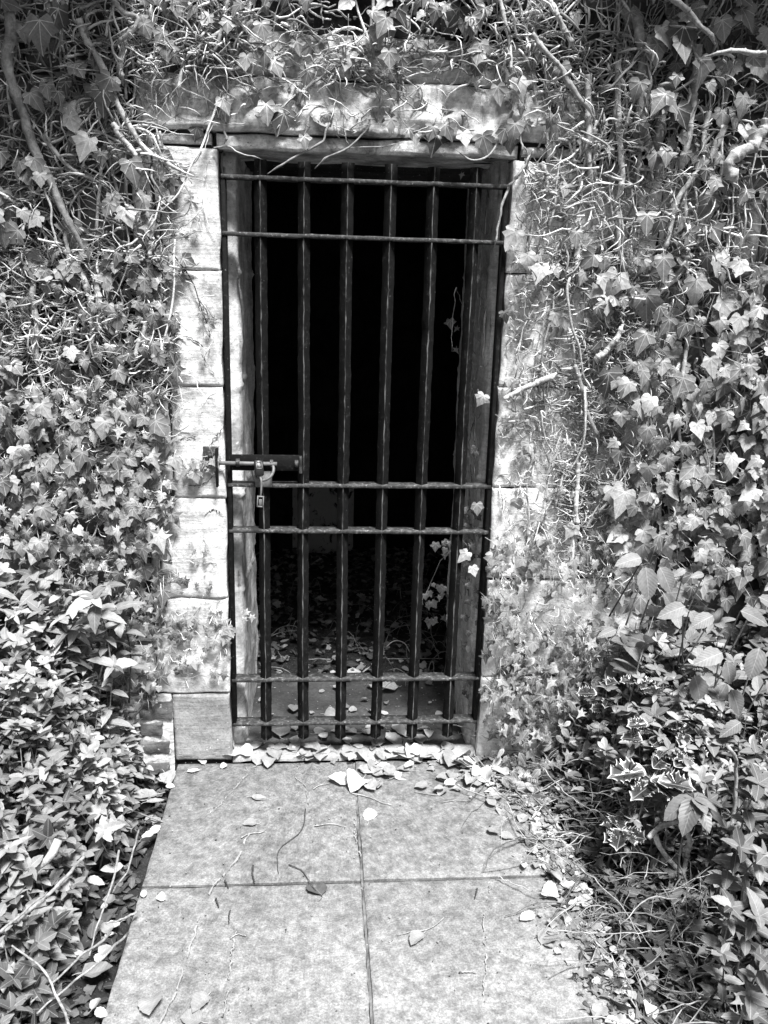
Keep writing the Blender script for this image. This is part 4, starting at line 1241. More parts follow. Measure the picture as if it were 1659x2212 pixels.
for (px, py) in [(1010, 380), (1040, 440), (985, 690), (980, 715), (975, 730), (1020, 605), (1035, 590), (1038, 1000), (1030, 980), (1042, 1040), (1020, 1130), (985, 1175), (1000, 1120), (1030, 1160), (955, 1170), (965, 1190), (945, 1270), (965, 1285), (925, 1290), (910, 1300), (958, 1310), (930, 1335), (975, 1330),
                 (1030, 1270), (1020, 1300), (1040, 1330), (1035, 1370), (1025, 1420), (1018, 1450), (1035, 1480), (1010, 1350), (1028, 1520)]:
    for _ in range(1 if py < 900 else 3):
        jamb_leaf(px + rng.normal(0, 8), py + rng.normal(0, 10), rng.uniform(0.06, 0.3) if px > 990 else rng.uniform(.15, .5), rng.uniform(.016, .036), rng.uniform(.2, .9))
for _ in range(150):
    px, py = rng.uniform(1000, 1060), rng.uniform(1080, 1560)
    jamb_leaf(px, py, rng.uniform(0.05, 0.2), rng.uniform(.012, .028), rng.uniform(.1, .8))
for (px, py) in [(535, 1320), (545, 1330), (528, 1335)]:
    LV['left'].add(STAR[0], at_y(px, py, .02), np.array([rng.normal(0, .6), -.2, -1]), np.array([.1, -1, .5]), .026, .95)
# unseen ivy invented over the wall head to shade the top of the wall
for _ in range(3800):
    x = rng.uniform(-2.4, 3.0); z = 2.47 + abs(rng.normal(0, .25)); y = -rng.uniform(0.03, .5 if x < -.45 else (.34 if x > .8 else .12)) * min(1, (z - 2.3) / .35)
    who = 'left' if x < -.4 else ('right' if x > .62 else 'top')
    if z > 3.05: z = 3.0; y = rng.uniform(-.3, .4)
    LV[who].add(IVY[rng.integers(9)], (x, y, z), np.array([rng.normal(0, .4), -.4, -1]), np.array([rng.normal(0, .4), -1, .6]), rng.uniform(.05, .085), rng.random())
# thinner cover continuing past the sides of the picture
for _ in range(2600):
    sgn = rng.random() < .5
    x = rng.uniform(-2.2, -1.0) if sgn else rng.uniform(1.35, 2.9)
    LV['left' if sgn else 'right'].add(IVY[rng.integers(9)], (x, -rng.uniform(.02, .1), rng.uniform(.2, 2.5)), np.array([rng.normal(0, .4), -.3, -1]), np.array([rng.normal(0, .4), -1, .5]), rng.uniform(.04, .07), rng.random())
for k in ivy:
    mb = MB(); LV[k].flush(mb); mb.build('leaves', M_IVY, ivy[k])
    tubes(acc[k], np.array(PET[k]), np.linspace(.0012, .0009, 5), 4); acc[k].build('runners', M_TWIG, ivy[k])  # the runners mesh also holds the leaf stalks

# ================================================================== SHRUBS
class Plant:
    def __init__(s, name, loc, label, cat, leafmat, stemmat=None, group=None):
        s.root = tag(empty(name, loc), label, cat, group)
        s.L, s.S, s.lm, s.sm, s.bare = Leaves(), MB(), leafmat, stemmat or M_WOOD, 0
    def shoot(s, base, tip, T, leaf, nodes=5, r=0.003, low=0.35, whorl=4, spread=1.0, rnd=(0.1, 0.9), droop=0.25, sway=0.05):
        base, tip = np.asarray(base, float), np.asarray(tip, float)
        L = np.linalg.norm(tip - base)
        mid = (base + tip) / 2 + rv(sway) * L
        P = smooth_path([base, mid, tip], 9)
        tubes(s.S, P, np.linspace(r, r * .4, 9), 5)
        q = rng.uniform(*rnd)
        for k in range(nodes):
            f = low + (1 - low) * (k + rng.uniform(-.2, .2)) / max(1, nodes - 1); f = min(max(f, 0), 1)
            i = min(int(f * 8), 7); p = P[i] + (P[i + 1] - P[i]) * (f * 8 - i)
            ax = P[i + 1] - P[i]; ax /= np.linalg.norm(ax)
            top = k == nodes - 1
            m_ = whorl + 1 if top else 2
            a0 = k * math.pi / 2 + rng.uniform(-.4, .4)
            e1 = np.cross(ax, [.31, .9, .1]); e1 /= np.linalg.norm(e1); e2 = np.cross(ax, e1)
            for j in range(m_):
                a = a0 + j * 2 * math.pi / m_ + rng.normal(0, .15)
                out = math.cos(a) * e1 + math.sin(a) * e2
                lift = rng.uniform(.2, .8) if top else rng.uniform(-.1, .5)
                d = out * spread + ax * lift
                nrm = ax - out * lift * .6 + rv(.12)
                sz = leaf * rng.uniform(.7, 1.15) * (0.75 if top and rng.random() < .5 else 1)
                s.L.add(T[rng.integers(len(T))], p, d, nrm, sz, float(np.clip(q + rng.normal(0, .16), 0, 1)), rng.uniform(.05, .4), rng.uniform(0, droop * 2), rng.normal(0, .25))
    def stem(s, P, r0, r1, mat=None, n=20):
        P = smooth_path(P, n); q = np.linspace(0, 1, n)
        P = P + 0.003 * np.stack([vnoise(q * 9, q * 0 + 3 * s.bare), vnoise(q * 9, q * 0 + 7 * s.bare + 2), 0 * q], -1)
        s.bare += 1
        mb = MB(); tubes(mb, P, (r0 + (r1 - r0) * q) * (1 + .12 * fbm(q * 14, 0 * q + s.bare)), 8, rnd=.9)
        mb.build('stem', mat or M_WOOD, s.root)
    def done(s, leafname='leaves'):
        mb = MB(); s.L.flush(mb); mb.build(leafname, s.lm, s.root)
        if s.S.n: s.S.build('shoots', s.sm, s.root)

def grow(pl, n, X, Y, H, T, leaf, nodes=4, leaning=0.12, **k):
    for _ in range(n):
        x, y = rng.uniform(*X), rng.uniform(*Y)
        h = H(x, y)
        if h < 0.04: continue
        z = h * rng.uniform(.55, 1.0) ** .7
        L = min(z + .03, rng.uniform(.18, .42))
        base = (x + rng.normal(0, leaning * L * 2), y + rng.normal(0, leaning * L * 2) + .04, z - L)
        pl.shoot(base, (x, y, z), T, leaf * rng.uniform(.75, 1.2), nodes, **k)

def HL(x, y):
    edge = np.clip((-0.53 + 0.04 * vnoise(np.array([y * 4.0]), np.array([1.0]))[0] - x) / 0.26, 0, 1) ** .55
    back = 0.60 + 0.07 * vnoise(np.array([x * 5.0]), np.array([y * 5.0]))[0]
    return edge * back * np.clip(1 + y * 0.34, .3, 1.0)
pl = Plant('shrub', (-0.95, -0.2, -0.03), 'pale leafy shrub growing against the wall at far left, below the ivy', 'shrub', M_SHRUB)
grow(pl, 310, (-1.5, -0.74), (-0.45, -0.05), lambda x, y: HL(x, y) * 1.06, OVAL, .043, 6, rnd=(.35, 1.0))
pl.done()
pl = Plant('shrub', (-0.8, -0.12, -0.03), 'tall thin shoots with long drooping leaves rising from the shrubs beside the left jamb', 'shrub', M_SHRUB)
grow(pl, 46, (-1.1, -0.60), (-0.26, -0.06), lambda x, y: .56 + .12 * rng.random() + .16 * min(1, (-.52 - x) / .2), OVAL, .058, 5, leaning=.05, rnd=(.5, 1.0), droop=.4)
pl.done()
pl = Plant('shrub', (-0.66, -0.3, -0.03), 'low leafy shrub beside the stack of dark rubble stones at the foot of the wall', 'shrub', M_SHRUB)
grow(pl, 110, (-0.84, -0.57), (-0.5, -0.06), lambda x, y: HL(x, y) * 1.15, OVAL, .040, 6, rnd=(.35, 1.0))
pl.stem([at_y(x * .4298, 1371.5 + y * .4298, -.10) for x, y in [(440, 20), (460, 140), (500, 250), (480, 370), (450, 480)]], .005, .004, M_DRYTWIG)
pl.stem([at_y(x * .4298, 1371.5 + y * .4298, -.06) for x, y in [(725, 335), (660, 440), (590, 540), (560, 680)]], .004, .003, M_DARKTWIG)
pl.stem([at_y(x * .4298, 1371.5 + y * .4298, -.2) for x, y in [(560, 620), (545, 760), (550, 900), (540, 960)]], .003, .0025, M_DARKTWIG)
pl.done()
pl = Plant('shrub', (-0.9, -0.75, -0.03), 'dark stemmed shrub with serrated leaves halfway along the left edge of the path', 'shrub', M_SHRUB)
grow(pl, 230, (-1.4, -0.56), (-0.95, -0.4), HL, OVAL, .042, 6, rnd=(.1, .95))
pl.stem([at_z(x * .4298, 1371.5 + y * .4298, z) for x, y, z in [(298, 1032, .30), (240, 1120, .26), (130, 1230, .2), (60, 1330, .1)]], .010, .008, M_STEM)
pl.stem([at_z(x * .4298, 1371.5 + y * .4298, z) for x, y, z in [(-40, 1520, .2), (130, 1400, .2), (300, 1250, .2), (420, 1110, .2)]], .005, .004, M_WOOD)
pl.done()
pl = Plant('shrub', (-0.85, -1.2, -0.03), 'leafy shrub in the near left corner with long bare stems leaning over the soil', 'shrub', M_SHRUB)
grow(pl, 190, (-1.3, -0.55), (-1.6, -0.85), lambda x, y: HL(x, y) * .92, OVAL, .043, 6, rnd=(.0, .7))
for Z in ([(560, 1500, .1), (400, 1620, .1), (150, 1850, .12)], [(640, 1500, .05), (500, 1640, .1), (300, 1800, .1), (180, 1900, .1)], [(0, 1490, .25), (90, 1420, .25), (240, 1290, .22)],
          [(600, 1080, .15), (560, 1250, .1), (500, 1420, .06), (455, 1610, .02)], [(690, 1390, .03), (610, 1430, .04), (530, 1450, .05)], [(350, 1960, .1), (230, 1700, .15), (60, 1560, .2)], [(700, 980, .02), (640, 1180, .04), (560, 1300, .05)]):
    pl.stem([at_z(x * .4298, 1371.5 + y * .4298, z) for x, y, z in Z], .0032, .002, M_WOOD)
pl.done()

# right-hand side
def HR(x, y):
    edge = np.clip((x - 0.78) / 0.26, 0, 1) ** .7
    back = 0.56 + 0.06 * vnoise(np.array([x * 5.0]), np.array([y * 5.0 + 9]))[0]
    return edge * back * np.clip(1 + y * .5, .3, 1.0)
pl = Plant('shrub', (1.15, -0.2, 0), 'broad pale leaved shrub standing against the ivy at right, leaves hanging in pairs', 'shrub', M_HYDR)
for (px, py, y, a, s, q) in [(1385, 1205, -.3, -1.5, .11, .9), (1395, 1225, -.3, .1, .13, .95), (1425, 1225, -.28, .5, .115, .8), (1480, 1310, -.35, -1.4, .12, .85), (1490, 1320, -.33, .6, .1, .9), (1540, 1330, -.35, -1.3, .1, .8), (1600, 1320, -.4, 1.3, .12, .6), (1560, 1410, -.45, -1.4, .12, .9), (1570, 1430, -.45, .2, .09, .7),
                             (1640, 1400, -.5, -.3, .12, .9), (1500, 1460, -.4, .3, .12, .8), (1580, 1490, -.45, .4, .11, .7), (1655, 1470, -.5, .5, .11, .8), (1330, 1360, -.3, -1.4, .08, .7), (1640, 1290, -.35, 1.2, .1, .7), (1600, 1560, -.5, -1.2, .1, .5), (1520, 1240, -.2, -1.6, .06, .8), (1480, 1230, -.2, -1.2, .06, .9)]:
    b_ = at_y(px, py, y); tubes(pl.S, smooth_path([b_, b_ + [.01, .03, -.03], b_ + [rng.normal(0, .03), .09, -.22]], 8), np.linspace(.0016, .003, 8), 5)
    pl.L.add(BROAD[rng.integers(3)], b_, np.array([math.sin(a), -.35, -math.cos(a) * .9]), np.array([rng.normal(0, .2), -.75, .8]), s * .74, q, .15, .3, rng.normal(0, .2))
grow(pl, 60, (0.95, 1.6), (-.5, -.05), lambda x, y: HR(x, y) * 1.12, BROAD, .075, 3, rnd=(.3, 1.0))
grow(pl, 16, (1.15, 1.6), (-.35, -.02), lambda x, y: HR(x, y) * 1.25, BROAD, .07, 3, rnd=(.3, 1.0))
pl.done()
pl = Plant('shrub', (1.2, -0.4, 0), 'dense small leaved shrub of pale glossy tufts beneath the broad leaved one', 'shrub', M_SMALL)
grow(pl, 330, (0.88, 1.6), (-.65, -.04), lambda x, y: HR(x, y) * 1.05, SPOON, .036, 6, rnd=(.3, 1.0))
grow(pl, 90, (1.05, 1.5), (-.95, -.5), lambda x, y: HR(x, y) * .8, SPOON, .026, 6, rnd=(.1, .8))
pl.done()
pl = Plant('shrub', (1.3, -0.9, 0), 'dark leafy shrub filling the lower right corner beside the tangle', 'shrub', M_SHRUB)
grow(pl, 110, (1.02, 1.6), (-1.45, -.6), lambda x, y: np.clip((x - .93) / .22, 0, 1) ** .7 * (.42 - .08 * (y + 1)), OVAL, .042, 6, rnd=(.0, .42))
for (px, py, z, s) in [(1640, 1690, .45, .055), (1600, 1830, .4, .058), (1650, 1850, .4, .055), (1580, 1960, .3, .05), (1640, 1980, .3, .05), (1620, 2150, .2, .045), (1560, 2060, .22, .04), (1655, 2080, .3, .045)]:
    p = at_z(px, py, z); pl.shoot(p - [0, -.05, .2], p, OVAL, s, 5, rnd=(.3, .7))
pl.stem([at_z(987.5 + .4048 * x, 1371 + .4048 * y, z) for x, y, z in [(1455, 600, .5), (1490, 700, .42), (1480, 850, .33), (1465, 1000, .24), (1455, 1125, .18)]], .0045, .0055, M_DRYTWIG)
pl.done()
pl = Plant('plant', (1.17, -.55, 0), 'dark plant with a star of drooping broad leaves below the holly', 'plant', M_SHRUB_DARK)
c = at_z(1500, 1725, .34)
for a in np.linspace(0, 2 * math.pi, 9)[:-1]:
    pl.L.add(BROAD[rng.integers(3)], c, np.array([math.cos(a + .2), math.sin(a + .2) * .9, -.35]), np.array([0, -.15, 1]), rng.uniform(.075, .105), rng.uniform(.3, 1), .2, .3, rng.normal(0, .2))
pl.L.add(BROAD[0], c, np.array([.1, -1, .1]), np.array([0, .1, 1]), .06, 1.0, .3, .2); pl.L.add(BROAD[1], c, np.array([.7, -.8, .05]), np.array([0, .1, 1]), .06, 1.0, .3, .2)
tubes(pl.S, smooth_path([c - [0, 0, .36], c - [.02, 0, .15], c], 8), .003, 5)
pl.done()
# variegated holly: leaves facing up and outwards round short stems
def holly(label, loc, stems, extra=(), wild=None):
    pl = Plant('holly', loc, label, 'holly', M_HOLLY, M_WOOD)
    for (px, py, z, s, m_, spread) in stems:
        c = at_z(px, py, z)
        tubes(pl.S, smooth_path([c - [.02, -.03, z], c - [.02, 0, z * .4], c + [0, 0, .004]], 8), np.linspace(.004, .002, 8), 6)
        a0 = rng.uniform(0, 6)
        for j in range(m_):
            a = a0 + j * 2 * math.pi / m_ + rng.normal(0, .2)
            s *= 1.0
            pl.L.add(HOLLY[rng.integers(4)], c - [0, 0, .012 * (j % 3)], np.array([math.cos(a), math.sin(a), rng.uniform(-.2, .35) * spread]), np.array([0, -.5, 1]) + rv(.38), s * rng.uniform(.7, 1.2), rng.random(), rng.uniform(.1, .5), rng.uniform(0, .35), rng.normal(0, .3))
    for (px, py, z, a, s) in extra:
        c = at_z(px, py, z)
        pl.L.add(HOLLY[rng.integers(4)], c, np.array([math.cos(a), math.sin(a), 0]), np.array([rng.normal(0, .2), -.35, 1]), s, rng.random(), .25, .15, .1)
    if wild:
        for _ in range(wild[0]):
            x, y = rng.uniform(*wild[1]), rng.uniform(*wild[2]); z = HR(x, y) * rng.uniform(.75, 1.02)
            a = rng.uniform(0, 6.28)
            for j in range(4):
                aa = a + j * 1.57 + rng.normal(0, .3)
                pl.L.add(HOLLY[rng.integers(4)], (x, y, z - .01 * j), np.array([math.cos(aa), math.sin(aa), rng.uniform(-.2, .4)]), np.array([0, -.3, 1]) + rv(.3), rng.uniform(.045, .065), rng.random(), .2, .2, rng.normal(0, .3))
    pl.done()
holly('white edged variegated holly sprig reaching lowest, nearest the path litter', (1.0, -.6, 0),
      [(1342, 1793, .17, .074, 7, 1)], [(1365, 1770, .19, 1.4, .07)])
holly('white edged variegated holly with the largest dark leaves, above the lowest sprig', (1.05, -.45, 0),
      [(1405, 1682, .30, .082, 5, 1), (1440, 1620, .34, .06, 4, 1)], [(1420, 1690, .31, -.2, .10), (1395, 1668, .31, 3.2, .105), (1440, 1740, .27, -1.2, .075), (1410, 1660, .33, .8, .075), (1388, 1600, .36, 2.7, .06), (1455, 1655, .32, .3, .08), (1400, 1565, .4, 3.1, .06)])
holly('bright variegated holly mixed into the shrubs against the right wall', (1.0, -.3, 0), [], [(1290, 1500, .42, 2.8, .06), (1310, 1480, .44, .6, .06)], (16, (.93, 1.4), (-.55, -.2)))

# ================================================================== UNDERGROWTH AND LITTER
def HU(x, y):
    return ground_z(np.array([x]), np.array([y]))[0] + np.clip((x - .64) / .35, 0, 1) * (.20 + .08 * vnoise(np.array([x * 6.]), np.array([y * 6.]))[0]) * np.clip(1.15 + y * .55, .35, 1)
mb = MB()
P = []
for _ in range(1200):
    x = rng.uniform(.58, 1.5); y = rng.uniform(-1.5, -.02)
    lim = .60 - .10 * max(0, 1 + y * 3) + .14 * min(1, -y)
    if x < lim: continue
    z = max(HU(x, y) * rng.uniform(.3, 1.1), .012)
    a = rng.normal(0.35, .9) + math.pi * (rng.random() < .5); L = rng.uniform(.05, .24); n = 8
    aa = a + np.cumsum(rng.normal(0, .18, n)); st = L / (n - 1)
    q = np.linspace(0, 1, n)
    P.append(np.stack([x + np.cumsum(np.cos(aa)) * st, np.minimum(y + np.cumsum(np.sin(aa)) * st, -.015), np.maximum(z + np.cumsum(rng.normal(0, .12, n)) * st + .03 * np.sin(q * 3.1) * rng.random(), .006)], -1))
P = np.array(P)
tubes(mb, P, rng.uniform(.0009, .0026, (len(P), 1)) * np.linspace(1, .5, 8)[None], 4, rng.uniform(.1, 1.0, len(P)))
CV = lambda x, y: (987.5 + .4048 * x, 1371 + .4048 * y)
for pts, r in [([(0, 800, .03), (120, 850, .03), (260, 880, .04), (300, 980, .03), (340, 1060, .03), (400, 1110, .04), (500, 1150, .05), (600, 1230, .04)], .0022), ([(190, 610, .03), (220, 500, .1), (235, 430, .14), (340, 395, .16), (470, 400, .18), (600, 440, .2)], .002),
               ([(190, 585, .05), (100, 560, .05), (0, 520, .06)], .002), ([(230, 600, .05), (120, 545, .07), (20, 530, .07)], .0016), ([(700, 1600, .03), (800, 1690, .03), (900, 1830, .04), (950, 1980, .05)], .0022), ([(480, 1580, .02), (660, 1590, .05), (900, 1590, .08), (1100, 1575, .1)], .0018),
               ([(390, 1440, .02), (560, 1470, .05), (650, 1560, .05), (760, 1620, .05)], .0016), ([(210, 1290, .015), (330, 1340, .02), (430, 1370, .03), (560, 1360, .05)], .002), ([(560, 360, .25), (620, 460, .2), (680, 500, .18), (760, 520, .16)], .003), ([(200, 240, .2), (330, 240, .22), (400, 170, .3)], .0018),
               ([(450, 700, .1), (560, 830, .08), (700, 930, .1), (760, 1000, .1)], .0018), ([(640, 1230, .06), (760, 1330, .08), (900, 1480, .08), (980, 1640, .06)], .002), ([(300, 640, .06), (400, 680, .07), (540, 700, .1), (640, 660, .15)], .002), ([(950, 1100, .12), (1010, 1200, .12), (1000, 1310, .1)], .0025),
               ([(610, 1060, .08), (480, 1090, .06), (330, 1080, .03)], .0018), ([(180, 560, .1), (60, 500, .08), (-60, 470, .06), (-120, 440, .05)], .0018)]:
    Q = smooth_path([at_z(*CV(x, y), z) for x, y, z in pts], 16); tubes(mb, Q + .002 * rng.normal(0, 1, (16, 3)), np.linspace(r, r * .6, 16), 5, .95)
o = tag(mb.build('dead_stems', M_DRYTWIG), kind='stuff')
mb = MB()
pts = [[(1020, 1085, .2), (1080, 1030, .22), (1180, 995, .24)], [(1050, 1050, .21), (1080, 1130, .17), (1130, 1200, .12), (1190, 1265, .07), (1212, 1295, .05)], [(1190, 1010, .23), (1240, 1090, .18), (1222, 1200, .1), (1205, 1290, .05)]]
for p_ in pts:
    n = 18; tubes(mb, smooth_path([at_z(*CV(x, y), z) for x, y, z in p_], n), np.linspace(.007, .006, n) * (1 + .1 * fbm(np.linspace(0, 9, n), 0 * np.linspace(0, 9, n))), 8, .95)
tag(mb.build('branch', M_STEM, loc=tuple(at_z(1470, 1880, .05))), 'forked bare branch lying beneath the holly at right', 'branch')
mb = MB(); tubes(mb, smooth_path([at_z(*CV(x, y), z) for x, y, z in [(880, 200, .4), (900, 250, .38), (960, 340, .33), (1050, 390, .3), (1115, 402, .3)]], 18), np.linspace(.006, .008, 18), 8, .2)
tag(mb.build('branch', M_STEM, loc=tuple(at_z(1420, 1530, .3))), 'curved dark branch in the shade below the bright holly', 'branch')

mb = MB(); L = Leaves()
for _ in range(6500):
    x = rng.uniform(.5, 1.6); y = rng.uniform(-1.6, -.01)
    if x < .66 + .05 * vnoise(np.array([y * 6]), np.array([4.]))[0] - .1 * max(0, 1 + y * 4): continue
    z = max(HU(x, y) * rng.uniform(.15, 1.0), 0.004)
    a = rng.uniform(0, 6.28)
    big = rng.random() < .2
    L.add((OVAL + STAR)[rng.integers(9)], (x, y, z), np.array([math.cos(a), math.sin(a), rng.normal(0, .4)]), np.array([0, -.2, 1]) + rv(.45), rng.uniform(.03, .06) if big else rng.uniform(.014, .034), float(rng.beta(1.0, 2.8)), rng.uniform(0, .6), rng.uniform(-.4, .8), rng.normal(0, .5))
L.flush(mb); tag(mb.build('undergrowth', M_SHRUB), kind='stuff')
# low ivy and seedlings creeping at the foot of the right wall
mb = MB(); L = Leaves()
for _ in range(700):
    x = rng.uniform(.6, 1.3); z = rng.uniform(.02, .5); y = -rng.uniform(.02, .05 + .25 * (1 - z / .5))
    L.add((STAR + OVAL)[rng.integers(9)], (x, y, z), np.array([rng.normal(0, .6), -.4, -.7]), np.array([rng.normal(0, .4), -.8, .8]), rng.uniform(.014, .044), float(rng.beta(1.1, 1.7)), .2, .2, rng.normal(0, .3))
L.flush(mb); tag(mb.build('ground_cover', M_IVY_SMALL), kind='stuff')
# rotting leaves on the soil to the left and on the soil at right
mb = MB(); L = Leaves()
for _ in range(3600):
    left = rng.random() < .6
    x = rng.uniform(-1.2, -.47) if left else rng.uniform(.70, 1.5); y = rng.uniform(-1.6, -.02)
    z = float(ground_z(np.array([x]), np.array([y]))[0]) + rng.uniform(.003, .02)
    a = rng.uniform(0, 6.28)
    L.add((OVAL + IVY)[rng.integers(13)], (x, y, z), np.array([math.cos(a), math.sin(a), rng.normal(0, .15)]), np.array([0, 0, 1]) + rv(.25), rng.uniform(.015, .045), float(rng.beta(1.1, 2.5)), rng.uniform(0, .5), rng.uniform(-.3, .5), rng.normal(0, .4))
L.flush(mb); tag(mb.build('leaf_litter', M_DEADDARK), kind='stuff')
mb = MB(); L = Leaves()
for _ in range(620):
    y = -abs(rng.normal(0, .55)); x = .745 - abs(rng.normal(0, .05 + .16 * max(0, 1 + y * 3)))
    if y < -1.5: continue
    a = rng.uniform(0, 6.28)
    L.add((OVAL + IVY)[rng.integers(22)], (x, min(y, -.005), rng.uniform(.005, .012)), np.array([math.cos(a), math.sin(a), rng.normal(0, .1)]), np.array([0, 0, 1]) + rv(.25), rng.uniform(.008, .034), float(rng.beta(1.4, 1.2)), rng.uniform(0, .6), rng.uniform(-.3, .6), rng.normal(0, .4))
L.flush(mb); tag(mb.build('leaf_litter', M_DEAD), kind='stuff')
# litter on the chamber floor
mb = MB(); L = Leaves()
for _ in range(2600):
    y = .55 + 1.7 * rng.random() ** .8; x = rng.uniform(-.75, 1.2)
    z = .015 + .02 * rng.random() + .03 * max(0, y - 1.3) + (.04 * max(0, x - .3) * rng.random() * 2)
    a = rng.uniform(0, 6.28)
    L.add((OVAL + IVY)[rng.integers(13)], (x, y, z), np.array([math.cos(a), math.sin(a), rng.normal(0, .2)]), np.array([0, 0, 1]) + rv(.35), rng.uniform(.01, .045), float(rng.beta(1.1, 2.2)), rng.uniform(0, .5), rng.uniform(-.3, .5), rng.normal(0, .4))
L.flush(mb); tag(mb.build('leaf_litter', M_CHAMBERLEAF), kind='stuff')
mb = MB(); P = []
for _ in range(120):
    y = rng.uniform(.5, 2.0); x = rng.uniform(-.3, .7) if rng.random() < .4 else rng.uniform(.3, .62); n = 8
    a = rng.uniform(0, 6.28); aa = a + np.cumsum(rng.normal(0, .25, n)); st = rng.uniform(.05, .2) / 7; q = np.linspace(0, 1, n)
    P.append(np.stack([x + np.cumsum(np.cos(aa)) * st, y + np.cumsum(np.sin(aa)) * st, .03 + rng.uniform(0, .08) * np.sin(q * 3.14) + rng.uniform(0, .03)], -1))
tubes(mb, np.array(P), rng.uniform(.001, .0022, (len(P), 1)) * np.linspace(1, .6, 8)[None], 4, rng.uniform(.2, .9, len(P)))
for p_ in ([(920, 60), (960, 30), (1010, 40), (1040, 90)], [(920, 190), (980, 180), (1020, 140), (1050, 100)], [(1000, 190), (1040, 130), (1080, 95)], [(530, 140), (570, 120), (640, 125)], [(1090, 130), (1110, 180), (1200, 190)]):
    Q = smooth_path([at_y(438.9 + .4298 * x, 1371.5 + .4298 * y, .75) for x, y in p_], 12); Q[:, 2] = np.maximum(Q[:, 2], .03); tubes(mb, Q, .002, 5, 1.0)
tag(mb.build('dead_stems', M_DRYTWIG), kind='stuff')

# ================================================================== FALLEN LEAVES, ONE BY ONE
def dead_mesh(k):
    r = np.random.default_rng(900 + k)
    T = [OVAL[0], OVAL[3], BROAD[0], OVAL[1], BROAD[2], OVAL[2], BROAD[1]][k % 7]
    v, f, e = T; v = v.copy()
    wid = r.uniform(1.15, 1.6); u = v[:, 0] * wid; w = v[:, 1]
    v[:, 0] = u + .08 * r.normal() * (w - .5) ** 2 * 4
    v[:, 2] = r.uniform(.2, .75) * np.abs(u) * (1 + .4 * r.normal() * np.sign(u)) + r.uniform(-.35, .5) * (w - .5) ** 2 + .04 * np.sin(w * 9 + r.uniform(0, 6)) * np.abs(u) * 3 + r.normal(0, .25) * u * (w - .5)
    mb = MB()
    A = np.zeros((len(v), 3)); A[:, 0] = T[0][:, 0]; A[:, 1] = w; A[:, 2] = r.uniform(.3, 1)
    base0 = v[np.argmin(w)].copy()
    zmin = v[:, 2].min(); v[:, 2] -= zmin
    mb.add(v, f, A, e)
    b = base0 - [0, 0, zmin]
    tubes(mb, smooth_path([b, b + [.03 * r.normal(), -.14, -.3 * b[2] + .01], b + [.1 * r.normal(), -.3, .02 - b[2]]], 6), np.linspace(.016, .01, 6), 5, 1.0)
    o = mb.build('fallen_leaf', M_DEAD)
    return o
protos = []
for k in range(12): protos.append([dead_mesh(k), False])
def fallen(px, py, L, label, group, k=None, rot=None, z=0.003, dark=False, lie=None):
    k = int(rng.integers(12)) if k is None else k
    o, used = protos[k]
    if used:
        o = o.copy(); scene.collection.objects.link(o)
    protos[k][1] = True
    p = at_z(px, py, z) if lie is None else np.array(lie)
    o.location = p
    s_ = L * .98
    o.scale = (s_, s_, s_ * rng.uniform(.6, 1.1))
    o.rotation_euler = (rng.normal(0, .12), rng.normal(0, .12), rng.uniform(0, 6.28) if rot is None else rot)
    tag(o, label, 'leaf', group)
    if dark:
        o.data = o.data.copy(); o.data.materials[0] = M_DEADDARK
    return o
C7 = lambda x, y: (438.9 + x * .4298, 1371.5 + y * .4298)
C6 = lambda x, y: (x * .4298, 1371.5 + y * .4298)
C8 = CV
PXM = .00125   # metres per zoomed pixel near the threshold
def size(px, py, L, f=.4298):
    d = np.linalg.norm(at_z(px, py, 0) - CAM); return max(.014, L * f / FOC * d * 1.12)
single = [(C7(240, 820), 70, 'heart shaped pale dead leaf lying alone on the upper left slab'), (C7(840, 935), 90, 'pale pointed dead leaf just right of the centre joint, on the upper right slab'), (C7(1100, 1500), 95, 'curled dead leaf with long thin stalks on the lower right slab'),
          (C6(765, 1815), 115, 'long pale dead leaf at the bottom left of the path, nearest the left edge'), (C6(1035, 1810), 110, 'broad pale dead leaf at the bottom of the path with its stalk pointing down'), (C6(1015, 1940), 85, 'pale dead leaf cut by the bottom edge of the photo'),
          (C8(450, 1655), 100, 'smooth pale pointed dead leaf with a straight stalk on the lower right slab'), (C8(410, 1490), 80, 'rounded grey dead leaf beside the stems at the right of the path'), (C7(1040, 680), 62, 'round coin shaped pale dead leaf right of the drift on the path'),
          (C7(100, 675), 42, 'small curled dead leaf in front of the left jamb base'), (C7(10, 650), 50, 'crescent shaped pale dead leaf touching the foot of the base block'), (C6(940, 690), 55, 'teardrop shaped dead leaf at the upper left corner of the path'),
          (C7(265, 655), 75, 'flat torn dead leaf lying below the left end of the threshold'), (C6(410, 1710), 115, 'large drooping dead leaf at the lower left in the shrub'), (C6(830, 1330), 40, 'faint small dead leaf near the left end of the cross joint'), (C7(270, 945), 60, 'folded dead leaf over a small twig on the upper left slab')]
for (pt, L_, lab) in single: fallen(*pt, size(*pt, L_), lab, 'fallen leaves on the path', z=.004)
o = fallen(*C7(590, 1310), size(*C7(590, 1310), 105), 'dark crumpled leaf with a long curved stalk below the cross joint', 'fallen leaves on the path', k=6, dark=True)
